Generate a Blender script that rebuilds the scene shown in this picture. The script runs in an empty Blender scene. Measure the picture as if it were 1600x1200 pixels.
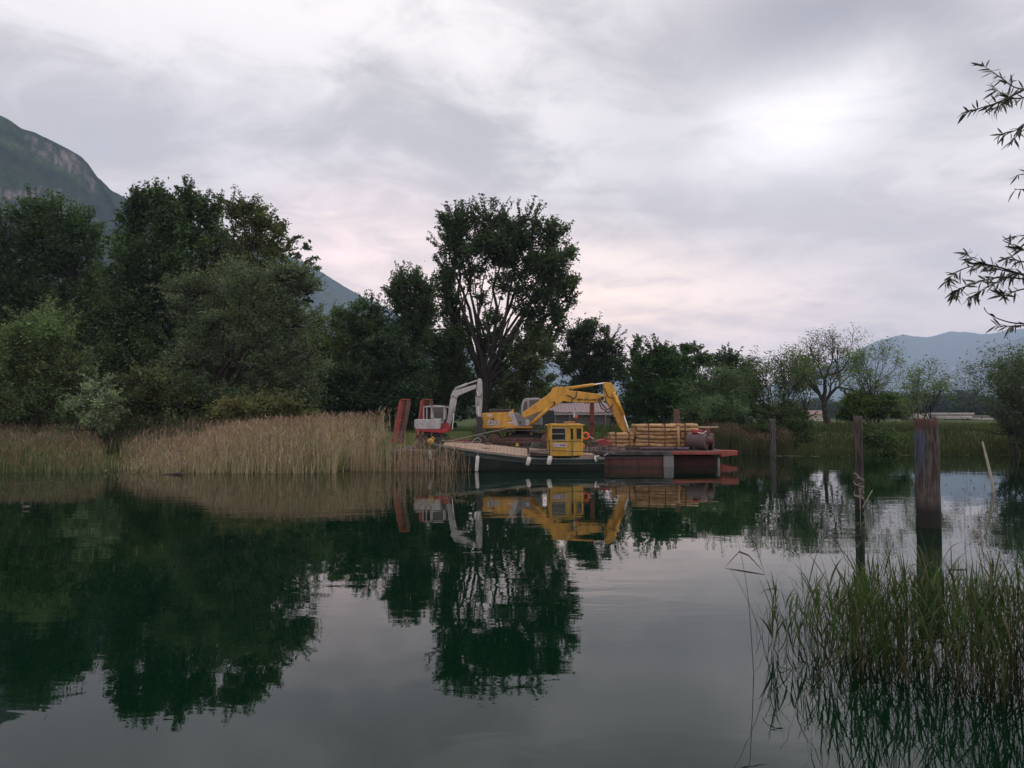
import bpy, math, random
import numpy as np
from mathutils import Vector, Matrix
R = math.radians
random.seed(7); rng = np.random.default_rng(7)
scene = bpy.context.scene
COL = scene.collection

# ------------------------------------------------------------------ camera
CAMH = 2.6; HOR = 652.0; F = 1200.0
PITCH = math.atan((HOR-600)/F)
cam_d = bpy.data.cameras.new('camera'); cam = bpy.data.objects.new('camera', cam_d); COL.objects.link(cam)
cam.location = (0, 0, CAMH); cam.rotation_euler = (math.pi/2+PITCH, 0, 0)
cam_d.sensor_width = 36; cam_d.lens = 27; cam_d.clip_start = 0.05; cam_d.clip_end = 30000
scene.camera = cam
scene.render.resolution_x = 1024; scene.render.resolution_y = 768

# ------------------------------------------------------------------ world
def cam_dir(u, v):
    a = (600-v)/F
    d = Vector(((u-800)/F, math.cos(PITCH)-a*math.sin(PITCH), math.sin(PITCH)+a*math.cos(PITCH)))
    return d
world = bpy.data.worlds.new('World'); scene.world = world; world.use_nodes = True
nt = world.node_tree; nt.nodes.clear()
class NG:
    """tiny node-graph helper"""
    def __init__(s, nt): s.nt = nt; s.L = nt.links
    def n(s, t, **kw):
        x = s.nt.nodes.new(t)
        for k, v in kw.items():
            if k.startswith('i_'):
                key = k[2:]
                x.inputs[int(key) if key.isdigit() else key].default_value = v
            else: setattr(x, k, v)
        return x
    def put(s, sock, v):
        if hasattr(v, 'links') or isinstance(v, bpy.types.NodeSocket): s.L.new(v, sock)
        else: sock.default_value = v
    def m(s, op, a, b=0.0, c=0.0, clamp=False):
        x = s.n('ShaderNodeMath', operation=op, use_clamp=clamp)
        s.put(x.inputs[0], a); s.put(x.inputs[1], b); s.put(x.inputs[2], c)
        return x.outputs[0]
    def mix(s, f, a, b, mode='MIX'):
        x = s.n('ShaderNodeMix', data_type='RGBA', blend_type=mode)
        s.put(x.inputs[0], f)
        for i, v in ((6, a), (7, b)):
            if isinstance(v, tuple): v = (*v[:3], 1)
            s.put(x.inputs[i], v)
        return x.outputs[2]
    def noise(s, vec, scale, detail=4, rough=.5, dist=0.0):
        x = s.n('ShaderNodeTexNoise'); x.inputs['Scale'].default_value = scale
        x.inputs['Detail'].default_value = detail; x.inputs['Roughness'].default_value = rough
        x.inputs['Distortion'].default_value = dist
        if vec is not None: s.L.new(vec, x.inputs['Vector'])
        return x.outputs[0]
    def mr(s, v, a, b, c=0.0, d=1.0, smooth=False):
        x = s.n('ShaderNodeMapRange', clamp=True)
        if smooth: x.interpolation_type = 'SMOOTHSTEP'
        s.put(x.inputs[0], v)
        for i, q in enumerate((a, b, c, d)): s.put(x.inputs[i+1], q)
        return x.outputs[0]
    def comb(s, x, y, z):
        c = s.n('ShaderNodeCombineXYZ')
        for i, q in enumerate((x, y, z)): s.put(c.inputs[i], q)
        return c.outputs[0]
g = NG(nt)
tc = g.n('ShaderNodeTexCoord').outputs['Generated']
sep = g.n('ShaderNodeSeparateXYZ'); g.L.new(tc, sep.inputs[0])
dx, dy, dz = sep.outputs
zz = g.m('ADD', g.m('MAXIMUM', dz, 0.0), 0.16)
px = g.m('DIVIDE', dx, zz); py = g.m('DIVIDE', dy, zz)
cl = g.comb(px, py, 3.7)
n1 = g.noise(cl, 1.1, 8, .52, .5)
n2 = g.noise(g.comb(g.m('MULTIPLY', px, .55), py, 9.1), 1.9, 6, .5, .5)
n3 = g.noise(cl, 4.0, 9, .60, .8)
dens = g.m('ADD', g.m('MULTIPLY', n1, .42), g.m('ADD', g.m('MULTIPLY', n2, .32), g.m('MULTIPLY', n3, .26)))
base = g.mix(g.mr(dens, .42, .58, 0, 1, True), (.74, .70, .715), (1.38, 1.29, 1.27))
elev = g.m('ARCSINE', g.m('MINIMUM', g.m('MAXIMUM', dz, -1.0), 1.0))
hz = g.mr(elev, 0.02, 0.34, 1, 0, True)
warmc = g.mix(g.mr(dens, .42, .57), (1.75, 1.36, 1.24), (2.85, 2.12, 1.80))
skyc = g.mix(g.m('MULTIPLY', hz, .8), base, warmc)
def blob(u, v, rad, tint, amp, mod=True, ax=1.0):
    """a thinner or thicker place of the cloud layer, by true direction"""
    global skyc
    d = cam_dir(u, v).normalized()
    az0 = math.atan2(d.x, d.y); el0 = math.asin(d.z)
    az = g.m('ARCTAN2', dx, dy)
    a = g.m('DIVIDE', g.m('SUBTRACT', az, az0), R(rad)*ax); b = g.m('DIVIDE', g.m('SUBTRACT', elev, el0), R(rad))
    r2 = g.m('ADD', g.m('MULTIPLY', a, a), g.m('MULTIPLY', b, b))
    e = g.m('POWER', 2.718, g.m('MULTIPLY', r2, -1.0))
    f = g.m('MULTIPLY', e, amp)
    if mod: f = g.m('MULTIPLY', f, g.mr(n3, .3, .65, .45, 1.15))
    skyc = g.mix(f, skyc, tint)
blob(1290, 50, 8, (.42, .40, .45), .95, ax=1.8, mod=False)
blob(1060, 340, 5, (.72, .69, .74), .45, ax=3.2)
blob(250, 240, 7, (.74, .72, .82), .45, ax=2.4)
blob(1330, 385, 3, (.85, .80, .82), .35, ax=3)
blob(1550, 440, 4, (.74, .73, .78), .5, ax=2)
blob(570, 395, 4.5, (2.1, 1.62, 1.52), .7, ax=1.6)
blob(880, 515, 5, (2.9, 2.1, 1.6), .75, ax=2.2)
blob(1240, 200, 4.2, (1.6, 1.52, 1.52), .6, ax=1.6, mod=False)
blob(1255, 180, 2.3, (1.85, 1.76, 1.74), .65, ax=1.9)
blob(1190, 225, 2.2, (1.7, 1.6, 1.6), .5, ax=1.8)
blob(1370, 110, 2.6, (1.7, 1.62, 1.6), .4, ax=1.3)
nish = g.n('ShaderNodeTexSky', sky_type='NISHITA'); nish.sun_disc = False
SUN_EL, SUN_AZ = R(58), R(55)           # the sun stands high behind the cloud, ahead to the right
nish.sun_elevation = SUN_EL; nish.sun_rotation = SUN_AZ
bg1 = g.n('ShaderNodeBackground', i_1=0.10); g.L.new(nish.outputs[0], bg1.inputs[0])
bg2 = g.n('ShaderNodeBackground', i_1=0.92); g.L.new(skyc, bg2.inputs[0])
mx = g.n('ShaderNodeMixShader', i_0=0.95); g.L.new(bg1.outputs[0], mx.inputs[1]); g.L.new(bg2.outputs[0], mx.inputs[2])
out = g.n('ShaderNodeOutputWorld'); g.L.new(mx.outputs[0], out.inputs[0])

sun_d = bpy.data.lights.new('sun', 'SUN'); sun_d.energy = 1.1; sun_d.angle = R(26); sun_d.color = (1, .95, .9)
sun = bpy.data.objects.new('sun', sun_d); COL.objects.link(sun)
sv = Vector((math.sin(SUN_AZ)*math.cos(SUN_EL), math.cos(SUN_AZ)*math.cos(SUN_EL), math.sin(SUN_EL)))
sun.rotation_euler = sv.to_track_quat('Z', 'Y').to_euler()
scene.view_settings.view_transform = 'Standard'; scene.view_settings.look = 'None'
scene.view_settings.exposure = 0; scene.view_settings.gamma = 1; scene.view_settings.use_curve_mapping = False
scene.render.engine = 'CYCLES'
scene.cycles.max_bounces = 6; scene.cycles.diffuse_bounces = 2; scene.cycles.glossy_bounces = 3
scene.cycles.transmission_bounces = 3; scene.cycles.transparent_max_bounces = 6; scene.cycles.volume_bounces = 1
scene.cycles.use_denoising = True

# ------------------------------------------------------------------ helpers
def W(u, v, Y):
    d = cam_dir(u, v); return Vector((d.x*Y/d.y, Y, CAMH+d.z*Y/d.y))
def WX(u, Y): return (u-800)/F*Y/(math.cos(PITCH)-((600-HOR)/F)*math.sin(PITCH))
def WZ(v, Y): return W(800, v, Y).z
ORG = {}
def tag(o, label=None, cat=None, group=None, kind=None):
    if label: o['label'] = label
    if cat: o['category'] = cat
    if group: o['group'] = group
    if kind: o['kind'] = kind
    return o
def thing(name, loc, label, cat, group=None):
    o = bpy.data.objects.new(name, None); COL.objects.link(o); o.location = loc; o.empty_display_size = .3
    ORG[o] = Vector(loc); return tag(o, label, cat, group)
def link(name, me, parent=None, loc=None):
    """mesh object; vertices are given in world space, moved to the parent's origin"""
    o = bpy.data.objects.new(name, me); COL.objects.link(o)
    if parent is not None: o.parent = parent; ORG[o] = ORG[parent]
    else: ORG[o] = Vector((0, 0, 0))
    return o
def fastmesh(name, V, Fq, mat, col=None, smooth=False):
    """V (n,3); Fq (m,k) equal-sized faces"""
    V = np.asarray(V, np.float32); Fq = np.asarray(Fq, np.int32)
    me = bpy.data.meshes.new(name); n, k = Fq.shape
    me.vertices.add(len(V)); me.vertices.foreach_set('co', V.ravel())
    me.loops.add(n*k); me.loops.foreach_set('vertex_index', Fq.ravel())
    me.polygons.add(n); me.polygons.foreach_set('loop_start', np.arange(0, n*k, k, dtype=np.int32))
    me.polygons.foreach_set('loop_total', np.full(n, k, np.int32))
    if smooth: me.polygons.foreach_set('use_smooth', np.ones(n, bool))
    if col is not None:
        c = np.ones((len(V), 4), np.float32); c[:, :3] = col
        a = me.color_attributes.new('Col', 'FLOAT_COLOR', 'POINT'); a.data.foreach_set('color', c.ravel())
    me.materials.append(mat); me.update(calc_edges=True)
    return me
def fast(name, V, Fq, mat, parent=None, col=None, smooth=False):
    V = np.asarray(V, float)
    if parent is not None: V = V - np.array(ORG[parent])
    return link(name, fastmesh(name, V, Fq, mat, col, smooth), parent)

class MB:
    """collects solids in world space; build() links them as one mesh object"""
    def __init__(s): s.v = []; s.f = []
    def add(s, V, Fs):
        b = len(s.v); s.v += [tuple(p) for p in V]; s.f += [tuple(i+b for i in f) for f in Fs]; return s
    def box(s, c, d, rot=None):
        hx, hy, hz = d[0]/2, d[1]/2, d[2]/2
        V = [Vector((x*hx, y*hy, z*hz)) for x in (-1, 1) for y in (-1, 1) for z in (-1, 1)]
        if rot is not None: V = [rot @ p for p in V]
        c = Vector(c); V = [p+c for p in V]
        return s.add(V, [(0,1,3,2), (4,6,7,5), (0,4,5,1), (2,3,7,6), (0,2,6,4), (1,5,7,3)])
    def bar(s, a, b, w, h=None):
        """square bar from a to b"""
        a = Vector(a); b = Vector(b); h = h or w; d = (b-a); L = d.length
        q = d.to_track_quat('X', 'Z').to_matrix()
        return s.box((a+b)/2, (L, w, h), q)
    def prism(s, pts, y0, y1, Yref=None):
        """polygon given in picture coordinates at depth Yref, extruded in y"""
        Yr = Yref if Yref is not None else y0
        P = [W(u, v, Yr) for u, v in pts]; n = len(P)
        a = sum(P[i].x*P[(i+1) % n].z-P[(i+1) % n].x*P[i].z for i in range(n))
        if a < 0: P = P[::-1]
        V = [(p.x, y0, p.z) for p in P]+[(p.x, y1, p.z) for p in P]
        Fs = [tuple(range(n)), tuple(range(2*n-1, n-1, -1))]
        Fs += [(i, i+n, (i+1) % n+n, (i+1) % n) for i in range(n)]
        return s.add(V, Fs)
    def tube(s, pts, rad, n=8, cap=True):
        pts = [Vector(p) for p in pts]
        if not hasattr(rad, '__len__'): rad = [rad]*len(pts)
        V = []; Fs = []
        up = Vector((0, 0, 1)); prev = None
        for i, p in enumerate(pts):
            t = (pts[min(i+1, len(pts)-1)]-pts[max(i-1, 0)])
            if t.length < 1e-9: t = Vector((0, 0, 1))
            t.normalize()
            if prev is None:
                a = t.cross(Vector((0.31, .95, 0.05))); 
                if a.length < .1: a = t.cross(Vector((1, 0, 0)))
            else: a = prev-t*prev.dot(t)
            a.normalize(); prev = a; b = t.cross(a)
            for k in range(n):
                an = 2*math.pi*k/n
                V.append(p+(a*math.cos(an)+b*math.sin(an))*rad[i])
        for i in range(len(pts)-1):
            for k in range(n):
                k2 = (k+1) % n
                Fs.append((i*n+k, i*n+k2, (i+1)*n+k2, (i+1)*n+k))
        if cap: Fs += [tuple(range(n-1, -1, -1)), tuple(range((len(pts)-1)*n, len(pts)*n))]
        return s.add(V, Fs)
    def sphere(s, c, r, n=10, m=7, sc=(1, 1, 1)):
        pts = []; rad = []
        c = Vector(c); V = []; Fs = []
        for i in range(1, m):
            th = math.pi*i/m
            for k in range(n):
                an = 2*math.pi*k/n
                V.append(c+Vector((r*sc[0]*math.sin(th)*math.cos(an), r*sc[1]*math.sin(th)*math.sin(an), r*sc[2]*math.cos(th))))
        t = len(V); V += [c+Vector((0, 0, r*sc[2])), c-Vector((0, 0, r*sc[2]))]
        for i in range(m-2):
            for k in range(n):
                k2 = (k+1) % n
                Fs.append((i*n+k, (i+1)*n+k, (i+1)*n+k2, i*n+k2))
        for k in range(n):
            k2 = (k+1) % n
            Fs.append((t, k, k2)); Fs.append((t+1, (m-2)*n+k2, (m-2)*n+k))
        return s.add(V, Fs)
    def build(s, name, mat, parent=None, bevel=0.0, smooth=False, label=None, kind=None):
        me = bpy.data.meshes.new(name)
        o0 = ORG[parent] if parent is not None else Vector((0, 0, 0))
        me.from_pydata([tuple(Vector(p)-o0) for p in s.v], [], s.f); me.materials.append(mat)
        if smooth: me.polygons.foreach_set('use_smooth', [True]*len(me.polygons))
        me.update(); o = link(name, me, parent)
        if bevel:
            b = o.modifiers.new('bevel', 'BEVEL'); b.width = bevel; b.segments = 2; b.limit_method = 'ANGLE'
        if label: o['label'] = label
        if kind: o['kind'] = kind
        return o
def recenter(o):
    """put a single-mesh top-level thing's origin at its base"""
    me = o.data; n = len(me.vertices); a = np.empty(n*3, np.float32); me.vertices.foreach_get('co', a); a = a.reshape(-1, 3)
    c = (a.min(0)+a.max(0))/2; c[2] = a[:, 2].min(); a -= c
    me.vertices.foreach_set('co', a.ravel()); me.update(); o.location = c.tolist(); ORG[o] = Vector(c.tolist()); return o

def vnoise(x, y, seed=0):
    xi = np.floor(x).astype(int); yi = np.floor(y).astype(int); fx = x-xi; fy = y-yi
    fx = fx*fx*(3-2*fx); fy = fy*fy*(3-2*fy)
    def h(a, b):
        q = np.sin(a*127.1+b*311.7+seed*74.7)*43758.5453
        return q-np.floor(q)
    return (h(xi, yi)*(1-fx)+h(xi+1, yi)*fx)*(1-fy)+(h(xi, yi+1)*(1-fx)+h(xi+1, yi+1)*fx)*fy
def fbm(x, y, o=5, seed=0):
    s = 0; a = .5
    for i in range(o): s = s+a*(vnoise(x, y, seed+i)-.5); x = x*2.03+1.7; y = y*2.03-.9; a *= .5
    return s*2

# ------------------------------------------------------------------ materials
MATS = {}
def mat(name, color, rough=.7, metal=0.0, var=.25, scale=6.0, dirt=None, dirt_amt=.5, dirt_scale=2.0, bump=.0, spec=.5, streak=False, scum=0):
    """paint or bare material with its own mottling, wear and grime"""
    if name in MATS: return MATS[name]
    m = bpy.data.materials.new(name); m.use_nodes = True; nt = m.node_tree; g = NG(nt); b = nt.nodes['Principled BSDF']
    tcn = g.n('ShaderNodeTexCoord').outputs['Object']
    geo = g.n('ShaderNodeNewGeometry').outputs['Position']
    n = g.noise(geo, scale, 5, .6)
    c = tuple(color)
    lo = tuple(x*(1-var) for x in c); hi = tuple(min(1, x*(1+var)) for x in c)
    col = g.mix(g.mr(n, .3, .7), lo, hi)
    if dirt is not None:
        if streak:
            mp = g.n('ShaderNodeMapping'); mp.inputs['Scale'].default_value = (1, 1, .42); g.L.new(geo, mp.inputs[0])
            d = g.noise(mp.outputs[0], dirt_scale*1.1, 8, .72, .8)
        else: d = g.noise(geo, dirt_scale, 7, .68, .4)
        col = g.mix(g.m('MULTIPLY', g.mr(d, .45, .66), dirt_amt), col, dirt)
    if scum:
        sz = g.n('ShaderNodeSeparateXYZ'); g.L.new(geo, sz.inputs[0])
        zz_ = g.m('ADD', sz.outputs[2], g.m('MULTIPLY', g.noise(geo, 2.2, 6, .7), -.35))
        col = g.mix(g.mr(zz_, scum-.28, scum-.02, 1, 0), col, (.022, .018, .014))
    g.L.new(col, b.inputs['Base Color']); b.inputs['Roughness'].default_value = rough
    b.inputs['Metallic'].default_value = metal; b.inputs['Specular IOR Level'].default_value = spec
    if bump:
        bn = g.n('ShaderNodeBump', i_0=bump); bn.inputs['Distance'].default_value = .02
        g.L.new(g.noise(geo, scale*3, 6, .65), bn.inputs['Height']); g.L.new(bn.outputs[0], b.inputs['Normal'])
    MATS[name] = m; return m
def foliage_mat(name, trans=.35, rough=.55, spec=.25):
    if name in MATS: return MATS[name]
    m = bpy.data.materials.new(name); m.use_nodes = True; nt = m.node_tree; g = NG(nt); b = nt.nodes['Principled BSDF']
    a = g.n('ShaderNodeVertexColor'); a.layer_name = 'Col'
    g.L.new(a.outputs[0], b.inputs['Base Color']); b.inputs['Roughness'].default_value = rough
    b.inputs['Specular IOR Level'].default_value = spec
    if trans:
        t = g.n('ShaderNodeBsdfTranslucent'); g.L.new(g.mix(1, a.outputs[0], (1.1, 1.25, .6), 'MULTIPLY'), t.inputs[0])
        x = g.n('ShaderNodeMixShader', i_0=trans); g.L.new(b.outputs[0], x.inputs[1]); g.L.new(t.outputs[0], x.inputs[2])
        g.L.new(x.outputs[0], nt.nodes['Material Output'].inputs[0])
    MATS[name] = m; return m
LEAF = foliage_mat('leaf'); STALK = foliage_mat('stalk', .2, .6)
BARK = mat('bark', (.030, .025, .021), .9, var=.4, scale=9, bump=.5)
BARK2 = mat('bark_grey', (.10, .09, .075), .9, var=.4, scale=9, bump=.5)
YEL = mat('yellow_paint', (.62, .32, .035), .45, var=.10, scale=4, dirt=(.16, .085, .035), dirt_amt=.55, dirt_scale=2.4, streak=True)
YELC = mat('cabin_yellow', (.56, .32, .03), .5, var=.10, scale=4, dirt=(.20, .11, .03), dirt_amt=.5, dirt_scale=3, streak=True)
WHT = mat('white_paint', (.44, .435, .44), .5, var=.1, dirt=(.20, .17, .15), dirt_amt=.6, dirt_scale=2.6, streak=True)
GRYP = mat('grey_panel', (.16, .16, .18), .5, var=.15)
CABG = mat('grey_cab', (.30, .31, .33), .5, var=.12, dirt=(.12, .11, .1), dirt_amt=.4)
DARK = mat('dark_metal', (.022, .022, .024), .55, var=.4, scale=8, dirt=(.07, .04, .025), dirt_amt=.5)
RUST = mat('rusty_iron', (.13, .070, .055), .85, var=.35, scale=7, dirt=(.045, .03, .028), dirt_amt=.8, bump=.4)
TRACK = mat('track_iron', (.13, .085, .07), .75, var=.35, scale=9, dirt=(.04, .03, .027), dirt_amt=.8, bump=.5)
RED = mat('red_paint', (.29, .055, .042), .6, var=.2, dirt=(.12, .045, .035), dirt_amt=.75, dirt_scale=2.0, streak=True)
REDM = mat('red_machine', (.35, .018, .03), .5, var=.2, dirt=(.07, .02, .02), dirt_amt=.6)
HULLR = mat('red_hull', (.135, .042, .037), .7, var=.25, dirt=(.07, .03, .028), dirt_amt=.9, dirt_scale=1.5, streak=True, scum=.12)
DECKD = mat('deck_dark', (.085, .06, .055), .85, var=.4, scale=5, dirt=(.16, .12, .11), dirt_amt=.5, dirt_scale=1.3, bump=.3)
GLASS = mat('dark_glass', (.02, .024, .026), .08, var=.2)
CHROME = mat('cylinder_rod', (.75, .75, .75), .25, .6, var=.05)
HULLG = mat('green_hull', (.012, .025, .024), .5, var=.25, dirt=(.07, .068, .06), dirt_amt=.45, dirt_scale=1.6, streak=True, scum=.12)
RAILG = mat('green_rail', (.045, .065, .06), .6, var=.3, dirt=(.12, .11, .1), dirt_amt=.5)
PLANK = mat('deck_plank', (.30, .205, .15), .85, var=.25, scale=5, dirt=(.22, .15, .11), dirt_amt=.5, dirt_scale=1.5, bump=.2)
STAKE = mat('peeled_log', (.43, .27, .135), .8, var=.25, scale=5, dirt=(.20, .085, .03), dirt_amt=.7, dirt_scale=3.5, bump=.3)
STRAP = mat('strap', (.10, .05, .03), .7)
FEND = mat('fender_white', (.62, .60, .58), .5, var=.1, dirt=(.35, .32, .28), dirt_amt=.5, dirt_scale=5)
ROPE = mat('rope', (.30, .27, .23), .9)
ORNG = mat('buoy_orange', (.75, .10, .02), .45, var=.1)
TANK = mat('tank_brown', (.095, .058, .058), .65, var=.2, scale=3, dirt=(.06, .035, .03), dirt_amt=.6)
GRYB = mat('grey_band', (.20, .20, .225), .6, var=.15, dirt=(.15, .12, .11), dirt_amt=.5, streak=True)

# ------------------------------------------------------------------ terrain, water, haze
def shore(x):
    x = np.asarray(x, float)
    s = 35.3+fbm(x*.35, x*0+3, 3, 5)*.9
    t = np.clip((x+8.0)/2.0, 0, 1); t = t*t*(3-2*t)
    s2 = 51.5+fbm(x*.2, x*0+8, 3, 9)*1.2
    t2 = np.clip((x-17)/10, 0, 1)
    s = s*(1-t)+s2*t
    return s+t2*0.6
def ground_z(x, y):
    x = np.asarray(x, float); y = np.asarray(y, float)
    d = y-shore(x)
    z = np.where(d < 0, np.maximum(d*.45, -1.8), 0)
    left = np.clip((-x-6)/3, 0, 1)
    rise = np.where(left > .5, np.clip(d/14, 0, 1), np.clip(d/6.5, 0, 1))
    z = np.where(d >= 0, .05+1.38*rise*rise*(3-2*rise)**1, z)
    z = z+np.where(d > 0, 1, 0)*fbm(x*.25, y*.25, 3, 2)*.10*np.clip(d/5, 0, 1)*np.clip((400-y)/300, 0, 1)
    # near bank behind and beside the photographer
    dn = np.maximum(2.0-y+.4*fbm(x*.5, y*.5, 2, 4), np.maximum(2.4-np.hypot(x-7.6, y-4.3), y*0-5))
    zn = np.where(dn > 0, .05+.75*np.clip(dn/2.2, 0, 1), np.maximum(dn*.6, -1.8))
    z = np.where(d >= 0, z+.07, z); return np.where(y < 20, np.maximum(zn, z), z)
def spread(a, b, step, far, gr=1.18):
    p = list(np.arange(a, b+step/2, step)); s = step
    q = b
    while q < far: s *= gr; q += s; p.append(q)
    return p
xp = spread(0, 60, .8, 6200); xs = np.array([-q for q in xp[:0:-1]]+xp)
yn = spread(30, 80, .5, 7600, 1.14); yb = spread(0, 30, .6, 30.5)[:-1]
yneg = spread(0, 4, .8, 900, 1.3)
ys = np.array([-q for q in yneg[:0:-1]]+[q for q in yb if q < 29.9]+yn)
X, Y = np.meshgrid(xs, ys); Z = ground_z(X, Y)
def grid_faces(nx, ny):
    i = np.arange(nx-1)[None, :]+np.arange(ny-1)[:, None]*nx; i = i.ravel()
    return np.stack([i, i+1, i+nx+1, i+nx], 1)
m = bpy.data.materials.new('meadow_soil'); m.use_nodes = True; g = NG(m.node_tree); b = m.node_tree.nodes['Principled BSDF']
geo = g.n('ShaderNodeNewGeometry').outputs['Position']; sp = g.n('ShaderNodeSeparateXYZ'); g.L.new(geo, sp.inputs[0])
na = g.noise(geo, .35, 6, .6); nb = g.noise(geo, 5, 6, .7); nc = g.noise(geo, .03, 4, .5)
c = g.mix(g.mr(na, .35, .65), (.028, .046, .013), (.060, .082, .022))
c = g.mix(g.mr(nb, .4, .7), c, (.06, .075, .025)); c = g.mix(g.m('MULTIPLY', g.mr(nc, .5, .65), .35), c, (.075, .080, .030))
c = g.mix(g.mr(sp.outputs[2], .05, .35, 1, 0), c, (.035, .03, .02))
g.L.new(c, b.inputs['Base Color']); b.inputs['Roughness'].default_value = .95; b.inputs['Specular IOR Level'].default_value = .1
bn = g.n('ShaderNodeBump', i_0=.8); bn.inputs['Distance'].default_value = .08; g.L.new(nb, bn.inputs['Height']); g.L.new(bn.outputs[0], b.inputs['Normal'])
SOIL = m
gr = fast('ground', np.stack([X.ravel(), Y.ravel(), Z.ravel()], 1), grid_faces(len(xs), len(ys)), SOIL, smooth=True)
tag(gr, kind='structure')

m = bpy.data.materials.new('lake_water'); m.use_nodes = True; g = NG(m.node_tree); b = m.node_tree.nodes['Principled BSDF']
geo = g.n('ShaderNodeNewGeometry').outputs['Position']
nl = g.noise(geo, .05, 3, .5)
g.L.new(g.mix(g.mr(nl, .35, .65), (.0014, .0112, .0050), (.0020, .0145, .0066)), b.inputs['Base Color'])
b.inputs['Roughness'].default_value = .015; b.inputs['IOR'].default_value = 1.333; b.inputs['Specular IOR Level'].default_value = .5
mp = g.n('ShaderNodeMapping'); mp.inputs['Scale'].default_value = (.4, 1, 1); g.L.new(geo, mp.inputs[0])
w1 = g.noise(mp.outputs[0], 2.2, 3, .5, .6); w2 = g.noise(mp.outputs[0], .5, 2, .5, .3)
calm = g.mr(g.noise(geo, .13, 4, .6), .42, .62, .15, 1.9)
h = g.m('ADD', g.m('MULTIPLY', g.m('MULTIPLY', w1, calm), .0022), g.m('MULTIPLY', w2, .007))
bn = g.n('ShaderNodeBump', i_0=1.0); bn.inputs['Distance'].default_value = 1.0
g.L.new(h, bn.inputs['Height']); g.L.new(bn.outputs[0], b.inputs['Normal'])
WL = .09      # water level
wv = [(-900, -60, WL), (900, -60, WL), (900, 62, WL), (-900, 62, WL)]
wa = fast('water', wv, [(0, 1, 2, 3)], m); tag(wa, kind='structure')

HZ = 1.6e-4
m = bpy.data.materials.new('haze_air'); m.use_nodes = True; nt = m.node_tree
nt.nodes.remove(nt.nodes['Principled BSDF'])
pv = nt.nodes.new('ShaderNodeVolumePrincipled'); pv.inputs['Color'].default_value = (.58, .73, 1.0, 1)
pv.inputs['Density'].default_value = HZ; pv.inputs['Anisotropy'].default_value = .2
nt.links.new(pv.outputs[0], nt.nodes['Material Output'].inputs['Volume'])
hb = MB(); hb.box((0, 3700, 430), (15400, 10600, 868)); ho = hb.build('haze', m); tag(ho, kind='stuff')

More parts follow.
